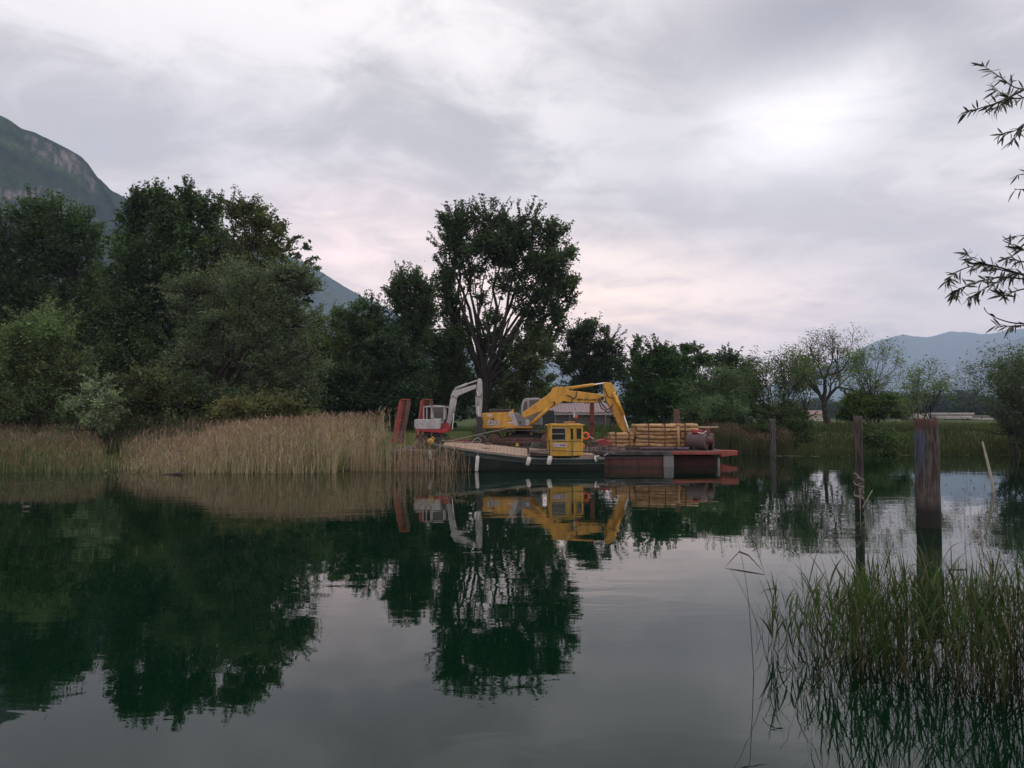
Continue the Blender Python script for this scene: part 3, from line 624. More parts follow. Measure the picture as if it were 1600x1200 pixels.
def spinney(label, seed, u0, u1, vt, vb, Y, color, n, size):
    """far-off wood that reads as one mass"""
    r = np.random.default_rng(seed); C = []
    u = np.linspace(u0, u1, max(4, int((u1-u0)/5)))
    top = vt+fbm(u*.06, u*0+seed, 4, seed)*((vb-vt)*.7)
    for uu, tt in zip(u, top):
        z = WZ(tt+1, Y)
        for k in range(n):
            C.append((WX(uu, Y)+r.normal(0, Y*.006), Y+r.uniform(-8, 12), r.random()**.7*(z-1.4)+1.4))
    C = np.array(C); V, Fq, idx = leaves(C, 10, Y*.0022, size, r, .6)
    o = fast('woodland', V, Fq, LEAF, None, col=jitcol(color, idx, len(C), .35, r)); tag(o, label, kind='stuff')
spinney('distant dark wood beyond the meadow', 61, 1395, 1540, 620, 653, 420, (.020,.032,.022), 60, 1.6)
spinney('dark wood beyond the meadow at the right edge', 62, 1510, 1680, 630, 653, 300, (.020,.030,.020), 60, 1.3)
spinney('distant blue-green wood behind the little house', 63, 1235, 1330, 630, 652, 500, (.024,.036,.024), 40, 1.5)
spinney('distant wood between the big trees', 64, 700, 1000, 636, 652, 400, (.030,.044,.024), 16, 1.3)
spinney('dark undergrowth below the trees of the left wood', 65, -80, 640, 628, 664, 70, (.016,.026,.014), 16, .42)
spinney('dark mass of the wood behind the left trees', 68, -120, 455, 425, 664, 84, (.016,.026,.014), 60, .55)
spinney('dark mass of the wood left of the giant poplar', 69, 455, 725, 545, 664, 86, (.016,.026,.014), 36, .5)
spinney('dark undergrowth behind the chestnut and the willow bush', 66, 960, 1190, 632, 664, 84, (.018,.030,.016), 14, .42)
twig_tree('oak_tree', 'far leafless grey tree standing out above the distant wood', 'tree', 300, 1516, 608, 34, (.06,.06,.04), 67, maxlev=5, leafn=1, size=.3, spr=.6, trunk_r=.5, L0=.3)

# ------------------------------------------------------------------ reeds and grass
def ribbons(B, H, lean, width, r, segs=3, curl=.15, dirang=None):
    """upright blades: B (n,3) bases, H heights -> V,F, t per vertex, blade index"""
    n = len(B); ang = r.uniform(0, 2*np.pi, n) if dirang is None else dirang
    D = np.stack([np.cos(ang), np.sin(ang), np.zeros(n)], 1)
    fa = r.uniform(0, np.pi, n); Sd = np.stack([np.cos(fa), np.sin(fa)*.5, np.zeros(n)], 1)
    T = np.linspace(0, 1, segs+1); V = np.zeros((n, segs+1, 2, 3))
    for i, t in enumerate(T):
        c = B+D*(lean*t+curl*t*t*t)[:, None]*H[:, None]; c[:, 2] += H*t*(1-.25*(lean+curl*t)**2)
        w = (width*(1-t)**.7+.15*width)[:, None]*Sd*.5
        V[:, i, 0] = c-w; V[:, i, 1] = c+w
    k = (segs+1)*2; b = (np.arange(n)*k)[:, None]
    Fq = np.concatenate([b+np.array([[2*i, 2*i+1, 2*i+3, 2*i+2]]) for i in range(segs)], 0)
    tt = np.tile(np.repeat(T, 2), n)
    return V.reshape(-1, 3), Fq, tt, np.repeat(np.arange(n), k)
def reed_bed(label, seed, B, H, ctop, cbot, width=.028, plume=.4, pc=(.17,.115,.085), green=.0, gcol=(.09,.12,.04), name='reeds', topk=(1, 1, 1), lean=.08):
    r = np.random.default_rng(seed); n = len(B)
    V, Fq, tt, ix = ribbons(B, H, r.normal(.05, lean, n), width*r.uniform(.6, 1.3, n), r, 3, np.abs(r.normal(.04, .06, n)))
    tc = (1+r.uniform(-.5, .5, (n, 1)))*np.array(ctop)[None]; bc = (1+r.uniform(-.3, .3, (n, 1)))*np.array(cbot)[None]
    isg = (r.random(n) < green) if np.ndim(green) == 0 else (r.random(n) < green); tc[isg] = np.array(gcol)*(1+r.uniform(-.3, .3, (isg.sum(), 1)))
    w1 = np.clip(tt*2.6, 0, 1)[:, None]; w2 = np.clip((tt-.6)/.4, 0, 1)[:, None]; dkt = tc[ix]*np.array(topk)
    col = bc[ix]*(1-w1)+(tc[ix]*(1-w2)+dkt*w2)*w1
    Vs = [V]; Fs = [Fq]; Cs = [col]; b = len(V)
    # leaves half way up
    q = np.where(r.random(n) < .75)[0]
    C = B[q].copy(); hh = r.uniform(.35, .9, len(q)); C[:, 2] += H[q]*hh; C[:, 0] += .05*H[q]*hh
    lv, lf, lt, li = ribbons(C, H[q]*r.uniform(.12, .25, len(q)), r.uniform(.5, 1.2, len(q)), np.full(len(q), width*.8), r, 2, .3)
    Vs.append(lv); Fs.append(lf+b); b += len(lv); Cs.append(tc[q][li]*.95)
    if plume:
        q = np.where(r.random(n) < plume)[0]; C = B[q].copy(); C[:, 2] += H[q]*.93; C[:, 0] += .06*H[q]
        pv_, pf, pt, pi_ = ribbons(C, r.uniform(.16, .30, len(q)), r.uniform(.1, .5, len(q)), np.full(len(q), .055), r, 2, .3)
        Vs.append(pv_); Fs.append(pf+b); Cs.append(np.array(pc)*(1+r.uniform(-.3, .3, (len(q), 1)))[pi_]*np.ones((len(pv_), 1)) if False else (np.array(pc)[None]*(1+r.uniform(-.3, .3, (len(q), 1))))[pi_])
    o = fast(name, np.concatenate(Vs), np.concatenate(Fs), STALK, None, col=np.clip(np.concatenate(Cs), 0, 1)); tag(o, label, kind='stuff'); return o
def bed_points(r, n, x0, x1, d0, d1, power=1.3, clump=.35):
    x = r.uniform(x0, x1, n); d = d0+(d1-d0)*r.random(n)**power
    y = shore(x)+d; x = x+fbm(x*2, y*2, 2, 77)*clump
    return np.stack([x, y, np.maximum(ground_z(x, y), -.5)-.02], 1)
r = np.random.default_rng(71)
B = bed_points(r, 17000, -30, -7.4, -.7, 9.5)
# reeds thin out in the opening at the left (picture 150-200)
uu = 800+F*B[:, 0]/B[:, 1]; keep = (np.abs(uu-178) > 9+15*r.random(len(B))+10*fbm(B[:, 1]*.5, B[:, 1]*0, 2, 3)) | (B[:, 1]-shore(B[:, 0]) > 6) | (r.random(len(B)) < .06); B = B[keep]; uu = uu[keep]
vt = np.interp(uu, [0, 100, 180, 250, 330, 400, 500, 640], [684, 684, 694, 682, 674, 668, 663, 661]); front = np.interp(uu, [150, 190, 240, 300, 350], [4, 30, 24, 12, 0])*np.clip(1-(B[:, 1]-shore(B[:, 0])-3.5)/3, 0, 1); vt = vt+front
H = (CAMH-(vt-HOR)/F*36.5)*(1+.22*fbm(B[:, 0]*.5, B[:, 1]*.5, 4, 12))*(1.06-.5*r.random(len(B))**2.2)
H = H*np.clip(.72+.28*(B[:, 1]-shore(B[:, 0]))/1.5, .55, 1)-np.clip(B[:, 2], 0, .8)*.5
lg = uu+r.normal(0, 30, len(uu)) < 190
pg = np.clip(.22+.5*fbm(B[:, 0]*.5, B[:, 1]*.3, 3, 45), .03, .7)
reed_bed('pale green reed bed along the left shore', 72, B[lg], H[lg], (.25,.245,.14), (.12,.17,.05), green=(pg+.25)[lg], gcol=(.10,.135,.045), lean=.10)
r = np.random.default_rng(172)
n = 3000; x = r.uniform(-26, -13.5, n); y = r.uniform(41.5, 45, n); B2 = np.stack([x, y, ground_z(x, y)], 1); u2 = 800+F*x/y; k2 = (u2 > 150) & (u2 < 345); B2 = B2[k2]
reed_bed('dark green reeds in the second row behind the gap', 173, B2, r.uniform(1.1, 1.75, len(B2)), (.062,.080,.040), (.03,.04,.02), plume=.15, pc=(.10,.08,.06))
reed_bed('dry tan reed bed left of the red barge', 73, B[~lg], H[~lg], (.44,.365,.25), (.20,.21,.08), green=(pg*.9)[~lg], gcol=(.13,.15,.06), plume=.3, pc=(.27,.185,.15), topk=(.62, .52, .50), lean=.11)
r = np.random.default_rng(74)
n = 1250; x = r.uniform(-7.6, -1.9, n); x = x[r.random(n) < np.interp(x, [-7.6, -6.2, -5, -3.5, -1.9], [1, .75, .5, .45, .25])]; n = len(x)
y = 35.4+r.random(n)**1.5*1.1+np.clip((-5.5-x), 0, 2)*.6*r.random(n)
B = np.stack([x, y, np.full(n, -.3)], 1); H = r.uniform(.9, 2.1, n)*np.interp(x, [-7.6, -5, -2], [1.15, 1, .8])+.3
reed_bed('sparse brown reeds standing before the left end of the barge', 75, B, H, (.40,.30,.22), (.20,.14,.08), width=.017, plume=.3, pc=(.22,.15,.11), green=.1)
r = np.random.default_rng(76)
B = bed_points(r, 7000, 11.5, 18.5, -.6, 4.5); vt = 672+fbm(B[:, 0]*.8, B[:, 0]*0, 3, 8)*14
H = np.maximum((CAMH-(vt-HOR)/F*53)*r.uniform(.75, 1.08, len(B))-np.clip(B[:, 2], 0, 1)*.8, .7)
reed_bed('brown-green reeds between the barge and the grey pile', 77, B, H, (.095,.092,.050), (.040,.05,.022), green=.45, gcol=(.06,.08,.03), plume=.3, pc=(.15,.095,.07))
r = np.random.default_rng(78)
B = bed_points(r, 15000, 16.5, 46, -.5, 2.8); H = r.uniform(.4, .95, len(B))*(1+.3*fbm(B[:, 0]*.6, B[:, 1]*.6, 3, 15))
reed_bed('dark green rushes along the far right shore', 79, B, H, (.058,.085,.026), (.030,.044,.015), width=.03, plume=.03, green=.2, name='rushes', lean=.1)
r = np.random.default_rng(80)
B = bed_points(r, 60000, -3, 62, 1.2, 60, 1.9); H = r.uniform(.22, .62, len(B))
reed_bed('tall green meadow grass on the bank and behind the barge', 81, B, H, (.052,.080,.020), (.026,.044,.012), width=.045, plume=.03, pc=(.12,.095,.05), green=.10, gcol=(.10,.095,.036), name='grass')
# near bank grass, behind the photographer
r = np.random.default_rng(82)
x = r.uniform(-6, 10, 5000); y = r.uniform(-6, 1.4, 5000); B = np.stack([x, y, ground_z(x, y)], 1)
reed_bed('short grass on the near bank', 83, B, r.uniform(.08, .25, 5000), (.08,.115,.03), (.04,.06,.02), width=.012, plume=0, name='grass')

# foreground reeds
def stalk_set(n, r, base, hgt, green):
    Vs = []; Fs = []; Cs = []; b = 0
    for i in range(n):
        B = base[i]; H = hgt[i]; gs = green[i]
        lean = r.normal(-.02, .07); ly = r.normal(0, .06); bend = abs(r.normal(0, .12)) if gs < .5 else r.normal(0, .05)
        sg = 1 if r.random() < .5 else -1
        t = np.linspace(0, 1, 7)
        P = np.stack([B[0]+H*(lean*t+sg*bend*t**3), B[1]+H*ly*t, B[2]+H*t*(1-.15*abs(bend)*t)], 1)
        rad = np.linspace(.0042, .0014, 7)*r.uniform(.8, 1.25)
        V, Fq = tubes_mesh([(P, rad)], 3)
        if gs > .5: cb = np.array((.022, .020, .012)); ct = np.array((.055, .095, .025))*r.uniform(.7, 1.3)
        else: cb = np.array((.05, .038, .022)); ct = np.array((.11, .085, .062))*r.uniform(.6, 1.2)
        tt = np.repeat(t, 3)[:, None]; Vs.append(V); Fs.append(Fq+b); Cs.append(cb*(1-tt)+ct*tt); b += len(V)
        nl = r.integers(5, 11) if gs > .5 else r.integers(0, 4)
        for k in range(nl):
            s = r.uniform(.35, 1.0); p = np.array([np.interp(s, t, P[:, j]) for j in range(3)])
            a = r.uniform(0, 2*np.pi); L = r.uniform(.26, .58)*(1 if gs > .5 else .7); el = r.uniform(.95, 1.46)
            d = np.array((np.cos(a)*np.cos(el), np.sin(a)*np.cos(el), np.sin(el)))
            m_ = 6; u = np.linspace(0, 1, m_); dr = r.uniform(.05, .7)*(1 if r.random() < .8 else 2)
            Q = p+d[None]*L*u[:, None]; Q[:, 2] -= dr*L*u**2.4*.6; Q[:, 0] += np.cos(a)*L*.25*u**2*dr; Q[:, 1] += np.sin(a)*L*.25*u**2*dr
            sd = np.cross(d, (0, 0, 1)); sd /= np.linalg.norm(sd)+1e-9; sd = sd+r.normal(0, .35, 3); 
            w = (.0066*r.uniform(.6, 1.2)*np.sin(np.pi*np.clip(u*.93+.07, 0, 1))**.6*(1-u**3)+.0006)[:, None]
            V = np.concatenate([Q-sd*w, Q+sd*w]); f = np.array([[j, j+1, j+1+m_, j+m_] for j in range(m_-1)])
            c = np.array((.044, .078, .022))*r.uniform(.6, 1.45) if gs > .5 else np.array((.10, .08, .055))*r.uniform(.5, 1.2)
            if gs > .5 and r.random() < .12: c = np.array((.09, .085, .035))
            Vs.append(V); Fs.append(f+b); Cs.append(np.tile(c, (len(V), 1))); b += len(V)
    return np.concatenate(Vs), np.concatenate(Fs), np.concatenate(Cs)
r = np.random.default_rng(91)
base = []; hh = []; gg = []
while len(base) < 620:
    u = r.uniform(1165, 1760); Yb = r.uniform(6.1, 9.6)
    v = 652+F*CAMH/Yb
    vlim_lo = np.interp(u, [1165, 1250, 1380, 1500, 1600, 1760], [1030, 1062, 1078, 1105, 1145, 1190]); vlim_hi = np.interp(u, [1165, 1250, 1400, 1600], [990, 985, 975, 985])
    if not (vlim_hi < v < vlim_lo): continue
    if r.random() > np.interp(u, [1165, 1230, 1300, 1440, 1500, 1600], [.12, .5, .8, 1, .85, .85]): continue
    vt = np.interp(u, [1165, 1250, 1330, 1400, 1470, 1500, 1560, 1620, 1760], [930, 885, 905, 880, 872, 905, 880, 865, 860])+abs(r.normal(0, 48))
    x = WX(u, Yb); base.append((x, Yb, -.25)); H = max(.5, CAMH-(vt-HOR)/F*Yb)+.25
    gs = r.random() < np.interp(u, [1165, 1250, 1330, 1500, 1560], [.2, .45, .82, .82, .6]); 
    hh.append(H*(1.0 if gs else r.uniform(.6, 1.12))); gg.append(1.0 if gs else 0.0)
V, Fq, C = stalk_set(len(base), r, base, hh, gg)
o = fast('reeds', V, Fq, STALK, None, col=C); tag(o, 'clump of green and dry reeds in the water at the lower right', kind='stuff')
# bent and broken dry stems lying at the waterline
mb = MB()
for i in range(34):
    u = r.uniform(1190, 1620); Yb = r.uniform(6.8, 8.2); p = W(u, 652+F*CAMH/Yb, Yb); a = r.uniform(-.5, .5); L = r.uniform(.12, .5); hq = r.uniform(.01, .35)
    mb.tube([(p.x, p.y, -.03), (p.x+L*.5*math.cos(a), p.y+L*.5*math.sin(a), hq), (p.x+L*math.cos(a), p.y+L*math.sin(a), hq*r.uniform(-.1, 1.2))], [.0025, .0022, .001], 3)
mb.v = [(p[0], p[1], p[2]+WL) for p in mb.v]; tag(mb.build('dead_stems', mat('dry_stem', (.085, .068, .045), .9, var=.5, scale=3)), 'broken dry stems tangled at the foot of the near reeds', kind='stuff')
def lone_reed(label, pts, Y, col, plume=False, rad=.004, leafpts=()):
    P = np.array([np.array(W(u, v, Y)) for u, v in pts]); P[0][2] = -.25
    k = np.linspace(0, len(P)-1, len(P)*4); P = np.stack([np.interp(k, np.arange(len(P)), P[:, i]) for i in range(3)], 1)
    K = np.ones(5)/5; 
    for i in range(3): P[2:-2, i] = np.convolve(P[:, i], K, 'valid')
    t = thing('reed', (P[0][0], P[0][1], 0), label, 'reed', None)
    V, Fq = tubes_mesh([(P, np.linspace(rad, rad*.35, len(P)))], 4); fast('stem', V, Fq, STALK, t, col=np.tile(col, (len(V), 1)))
    for lp in leafpts:
        Q = np.array([np.array(W(u, v, Y)) for u, v in lp]); kk = np.linspace(0, len(Q)-1, 9); Q = np.stack([np.interp(kk, np.arange(len(Q)), Q[:, i]) for i in range(3)], 1)
        tt = np.linspace(0, 1, 9); w = (.0075*np.sin(np.pi*(tt*.9+.08))+.001)[:, None]*np.array((.3, .35, .9)); V = np.concatenate([Q-w, Q+w])
        fast('leaf', V, np.array([[j, j+1, j+10, j+9] for j in range(8)]), STALK, t, col=np.tile((.045, .052, .028), (len(V), 1)))
    if plume:
        rr = np.random.default_rng(len(label)); C = P[-6:]+rr.normal(0, .008, (6, 3)); V, Fq, ix = leaves(C, 26, .02, .03, rr, .2, droop=.3)
        fast('plume', V, Fq, STALK, t, col=jitcol((.13, .085, .075), ix, 6, .2, rr))
    return t
dry = (.15, .115, .075); grn = (.05, .08, .03)
lone_reed('leftmost reed stem with one bent leaf hanging out over open water', [(1180,1040),(1172,960),(1165,900),(1150,830)], 7.6, (.07,.06,.04), leafpts=[[(1190,890),(1170,868),(1155,862),(1140,878),(1133,886)], [(1195,898),(1180,850),(1163,832)]])
lone_reed('thin reed crossing from the left tip down into the clump', [(1215,1035),(1185,975),(1160,920),(1142,890)], 7.8, dry, leafpts=[[(1194,898),(1165,893),(1133,888)]])
lone_reed('tall dry plumed reed just right of the thick rusty pile', [(1548,1030),(1540,940),(1530,860),(1526,830)], 7.4, (.14,.095,.075), True, leafpts=[[(1530,850),(1545,880),(1552,915)]])
lone_reed('very tall thin stem leaning left of the plumed reed', [(1516,1030),(1514,940),(1508,850),(1506,790)], 7.2, dry)
lone_reed('tallest straight dry stem beside the plumed reed', [(1562,1040),(1546,940),(1534,850),(1527,785)], 7.0, dry)
lone_reed('thin dark stem rising in front of the reflected stick', [(1580,1040),(1560,930),(1545,850),(1541,815)], 7.3, dry)
lone_reed('reed with a level leaf pointing left to the thick pile', [(1535,1030),(1528,950),(1520,880),(1514,845)], 7.1, grn, leafpts=[[(1512,891),(1495,890),(1478,892)]])
lone_reed('fine pale stem rising in front of the thin brown pile', [(1330,1010),(1328,930),(1324,860),(1320,810)], 7.9, dry, leafpts=[[(1324,880),(1310,850),(1296,835)]])
lone_reed('second fine stem beside the brown pile with a hooked tip', [(1350,1010),(1352,930),(1356,870),(1362,840),(1372,850)], 7.9, dry)

# ------------------------------------------------------------------ mooring piles and sticks
def pile(label, u, vt, vw, rad, m_, mtop, seed, lean=0.0, n=16, extra=None):
    Yp = F*CAMH/(vw-HOR); r = np.random.default_rng(seed); x = WX(u, Yp); zt = WZ(vt, Yp)
    t = thing('mooring_pile', (x, Yp, 0), label, 'pile')
    V = []; Fs = []; ks = 22; n = n*2; GR = [(-.16 if r.random() < .25 else 0)+.02*r.normal() for _ in range(n)]
    for i in range(ks):
        z = -1.2+(zt+1.2)*i/(ks-1)
        for k in range(n):
            a = 2*math.pi*k/n; q = rad*(1+.05*math.sin(3*a+seed)+GR[k]+.018*r.normal()+.02*math.sin(z*5+a))*(1-.03*i/ks)
            V.append((x+lean*(z)+q*math.cos(a), Yp+q*math.sin(a), z+(r.normal(0, .015) if i == ks-1 else 0)))
    for i in range(ks-1):
        for k in range(n): k2 = (k+1) % n; Fs.append((i*n+k, i*n+k2, (i+1)*n+k2, (i+1)*n+k))
    V.append((x+lean*zt, Yp, zt-.01)); c = len(V)-1
    for k in range(n): Fs.append(((ks-1)*n+k, (ks-1)*n+(k+1) % n, c))
    mb = MB().add(V, Fs); mb.build('post', m_, t, smooth=True)
    return t, x, Yp, zt
def pile_mat(name, wood, rust, blue=0.0, wet=.55):
    m = bpy.data.materials.new(name); m.use_nodes = True; g = NG(m.node_tree); b = m.node_tree.nodes['Principled BSDF']
    geo = g.n('ShaderNodeNewGeometry').outputs['Position']; sp = g.n('ShaderNodeSeparateXYZ'); g.L.new(geo, sp.inputs[0])
    ob = g.n('ShaderNodeTexCoord').outputs['Object']; so = g.n('ShaderNodeSeparateXYZ'); g.L.new(ob, so.inputs[0])
    mp = g.n('ShaderNodeMapping'); mp.inputs['Scale'].default_value = (1, 1, .12); g.L.new(geo, mp.inputs[0])
    s = g.noise(mp.outputs[0], 14, 6, .65, .2); q = g.noise(geo, 3.5, 6, .65, .4)
    c = g.mix(g.mr(s, .38, .62), tuple(x*.22 for x in wood), tuple(x*1.8 for x in wood))
    c = g.mix(g.m('MULTIPLY', g.mr(q, .52, .66), .7), c, rust)
    if blue:
        bm = g.m('MULTIPLY', g.mr(so.outputs[0], -.17, -.08, 1, 0), g.mr(sp.outputs[2], 1.1, 1.9, 0, 1))
        bm = g.m('MULTIPLY', bm, g.mr(sp.outputs[2], 2.15, 2.35, 1, 0)); bm = g.m('MULTIPLY', bm, g.mr(s, .3, .55, .3, 1))
        c = g.mix(g.m('MULTIPLY', bm, blue), c, (.05, .085, .15))
        c = g.mix(g.m('MULTIPLY', g.mr(g.m('ADD', sp.outputs[2], g.m('MULTIPLY', s, .3)), 2.45, 2.6, 0, 1), .8), c, (.065, .024, .018))
    c = g.mix(g.mr(g.m('ADD', sp.outputs[2], g.m('MULTIPLY', q, .35)), wet-.1, wet+.15, 1, 0), c, (.016, .015, .012))
    g.L.new(c, b.inputs['Base Color']); b.inputs['Roughness'].default_value = .85
    bn = g.n('ShaderNodeBump', i_0=.9); bn.inputs['Distance'].default_value = .03; g.L.new(s, bn.inputs['Height']); g.L.new(bn.outputs[0], b.inputs['Normal'])
    return m
pile('thickest reddish brown pile with blue stain on its left side', 1446, 655, 828, .262, pile_mat('pile_big', (.062,.051,.046), (.042,.028,.024), blue=.6, wet=.75), None, 3)
pt, xx, yy, zt_ = pile('thin knobbly brown pile between the grey one and the thickest one', 1340, 650, 800, .115, pile_mat('pile_mid', (.052,.042,.036), (.045,.030,.024), wet=.5), None, 8, n=12)
mb = MB(); rr = random.Random(5)
for i in range(9):
    a0 = rr.uniform(0, 6.28); z0 = rr.uniform(.45, 1.1); mb.tube([(xx+.13*math.cos(a0+k*.9), yy+.13*math.sin(a0+k*.9), z0-.05*k+rr.uniform(-.05, .05)) for k in range(5)], .012, 4)
mb.tube([(xx+.02, yy-.14, .15), (xx+.2, yy-.25, .55), (xx+.26, yy-.22, .62)], .014, 5); mb.tube([(xx-.03, yy-.13, -.1), (xx-.05, yy-.16, .7)], .01, 4)
mb.build('rope', ROPE, pt)
pile('slim weathered grey pile furthest left, nearest the barge', 1207, 655, 716, .165, pile_mat('pile_grey', (.072,.064,.066), (.05,.042,.04), wet=.12), None, 9, n=12)
mb = MB(); mb.tube([W(1551,762,26)+Vector((0, 0, -.5)), W(1551,757,26), W(1543,722,26.2), W(1535,690,26.4)], [.05, .05, .042, .028], 7)
# its foot stands in the water
o = mb.build('stick', mat('bare_stick', (.30, .28, .22), .85, var=.2)); 
me = o.data
tag(recenter(o), 'bare pale stick leaning left out of the water right of the thickest pile', 'stick')

# ------------------------------------------------------------------ far buildings
def house(label, u0, u1, vroof, veave, vbase, Y, wall, roofm, depth=7, windows=0, cat='house', door=False, ridge=None):
    x0, x1 = WX(u0, Y), WX(u1, Y); zr, ze, zb = WZ(vroof, Y+depth/2), WZ(veave, Y), WZ(vbase, Y)-.5
    t = thing('house' if cat == 'house' else 'shed', ((x0+x1)/2, Y+depth/2, zb), label, cat)
    MB().box(((x0+x1)/2, Y+depth/2, (ze+zb)/2), (x1-x0, depth, ze-zb)).build('wall', wall, t)
    e = .35*(x1-x0)/12+.15
    V = [(x0-e, Y-e, ze-.02), (x1+e, Y-e, ze-.02), (x1+e, Y+depth/2, zr), (x0-e, Y+depth/2, zr), (x0-e, Y+depth+e, ze-.02), (x1+e, Y+depth+e, ze-.02)]
    V2 = [(a, b_, c+.15) for a, b_, c in V]
    MB().add(V+V2, [(0,1,2,3), (3,2,5,4), (6,9,8,7), (9,10,11,8), (0,6,7,1), (1,7,8,2), (2,8,11,5), (0,3,9,6), (3,4,10,9), (4,5,11,10)]).build('roof', roofm, t)
    wm = GLASS
    for i in range(windows):
        cx = x0+(x1-x0)*(i+.5)/windows; w = (x1-x0)/windows*.34
        f = MB().box((cx, Y-.02, zb+.5+(ze-zb-.5)*.5), (w+.2, .08, (ze-zb-.5)*.42+.2)).build('window', mat('frame_white', (.5, .5, .48), .6), t)
        MB().box((cx, Y-.065, zb+.5+(ze-zb-.5)*.5), (w, .02, (ze-zb-.5)*.42)).build('pane', wm, f)
    return t
house('small far house with dull pink roof beside the half-bare tree', 1257, 1292, 642, 648, 655, 210, mat('cream_wall', (.45,.41,.34), .9), mat('pink_tile', (.20,.13,.12), .9), 9, 3)
house('tiny brick-red house between the trees behind the yellow excavator', 786, 800, 626, 633, 652, 170, mat('brick_red', (.20,.09,.07), .9), mat('roof_grey', (.16,.12,.12), .9), 8, 1)
t = thing('greenhouse', (WX(1460, 240), 240, 1.4), 'long low pale building beyond the meadow above the thickest pile', 'building')
pal = mat('pale_sheet', (.40, .38, .34), .8, var=.15, scale=.3); pal2 = mat('dull_sheet', (.17, .16, .15), .8, var=.2, scale=.3)
for i, (u0, u1, va, vb, dy) in enumerate(((1416, 1446, 646, 654, 0), (1455, 1516, 645, 648, 12), (1470, 1512, 650, 654.5, -2), (1425, 1540, 649, 653, 6), (1522, 1558, 653, 656, -6))):
    Yh = 240+dy; MB().box(((WX(u0, Yh)+WX(u1, Yh))/2, Yh, (WZ(va, Yh)+WZ(vb, Yh))/2), (WX(u1, Yh)-WX(u0, Yh), 5, WZ(va, Yh)-WZ(vb, Yh))).build('roof' if i != 3 else 'wall', pal if i != 3 else pal2, t, bevel=.1)
mb = MB(); r = np.random.default_rng(5)
whites = mat('village_wall', (.62, .56, .52), .9, var=.3, scale=.02)
def village(cu, cv, su, sv_, n, label):
    P = np.stack([mX.ravel(), mY.ravel(), mZ.ravel()], 1); U = 800+F*P[:, 0]/P[:, 1]; Vv = HOR-F*(P[:, 2]-CAMH)/P[:, 1]
    mb = MB()
    for i in range(n):
        u = cu+r.normal(0, su); v = cv+r.normal(0, sv_); k = np.argmin((U-u)**2+((Vv-v)*2)**2); p = P[k]+np.array((r.normal(0, 9), -6, 5))
        mb.box(p, (r.uniform(11, 26), 14, r.uniform(9, 15)))
    tag(mb.build('village', whites), label, kind='stuff')
village(1492, 572, 10, 1.2, 16, 'distant village of pale houses high on the hazy slope')
village(1486, 597, 5, .8, 5, 'distant group of pale houses low on the hazy slope')
village(1508, 589, 2, .6, 3, 'few distant pale houses between the two villages')
village(1535, 573, 8, 1.5, 6, 'distant scattered pale houses right of the high village')

SHW = mat('shed_wall', (.13, .125, .12), .9, var=.25, scale=2, dirt=(.07,.065,.06), dirt_amt=.5, bump=.3)
Ys = 72; t = thing('shed', (WX(905, Ys), Ys, 1.4), 'low grey shed with corrugated pinkish roof behind the yellow boom', 'shed')
x0, x1 = WX(863, Ys), WX(952, Ys); zt = WZ(643, Ys); zb = 1.2
MB().box(((x0+x1)/2, Ys+2, (zt+zb)/2), (x1-x0, 4, zt-zb)).build('wall', SHW, t)
CORR = mat('corrugated', (.34,.255,.265), .7, var=.12, dirt=(.20,.14,.14), dirt_amt=.4, streak=True)
k = 22; mesh0 = None
zr0, zr1 = WZ(645, Ys-.4), WZ(631, Ys+2)
for i in range(k):
    w = (x1-x0+.6)/k
    if mesh0 is None:
        mb = MB(); mb.add([(-w*.5, 0, 0), (-w*.12, 0, .07), (w*.28, 0, .07), (w*.5, 0, 0), (-w*.5, 2.4, zr1-zr0), (-w*.12, 2.4, zr1-zr0+.07), (w*.28, 2.4, zr1-zr0+.07), (w*.5, 2.4, zr1-zr0),
              (-w*.5, 0, -.03), (w*.5, 0, -.03), (-w*.5, 2.4, zr1-zr0-.03), (w*.5, 2.4, zr1-zr0-.03)], [(0,1,5,4), (1,2,6,5), (2,3,7,6), (8,10,11,9), (0,8,9,3), (0,4,10,8), (3,9,11,7)])
        me0 = bpy.data.meshes.new('roof_sheet'); me0.from_pydata(mb.v, [], mb.f); me0.materials.append(CORR); mesh0 = me0
    o = link('roof_sheet', mesh0, t); o.location = Vector((x0-.3+w*(i+.5), Ys-.4, zr0))-ORG[t]
MB().box(((x0+x1)/2, Ys-.38, zr0-.12), (x1-x0+.5, .06, .16)).build('fascia', mat('fascia_pale', (.38,.34,.35), .7), t)
for u in (868, 890, 946): MB().box((WX(u, Ys-.3), Ys-.3, (zt+zb)/2), (.12, .12, zt-zb)).build('post', mat('post_grey', (.2,.19,.18), .8), t)
t = thing('container', (WX(850, 62), 62, 1.4), 'dark blue-black container beside the grey shed', 'container')
xa, xb = WX(838, 62), WX(866, 62); za, zb = WZ(641, 62), 1.15
DB = mat('container_blue', (.018,.024,.035), .6, var=.2, scale=3)
MB().box(((xa+xb)/2, 63.4, (za+zb)/2), (xb-xa, 2.6, za-zb)).build('body', DB, t, bevel=.03)
for i in range(7): MB().box((xa+(xb-xa)*(i+.5)/7, 62.07, (za+zb)/2), (.09, .05, za-zb-.2)).build('rib', DB, t)

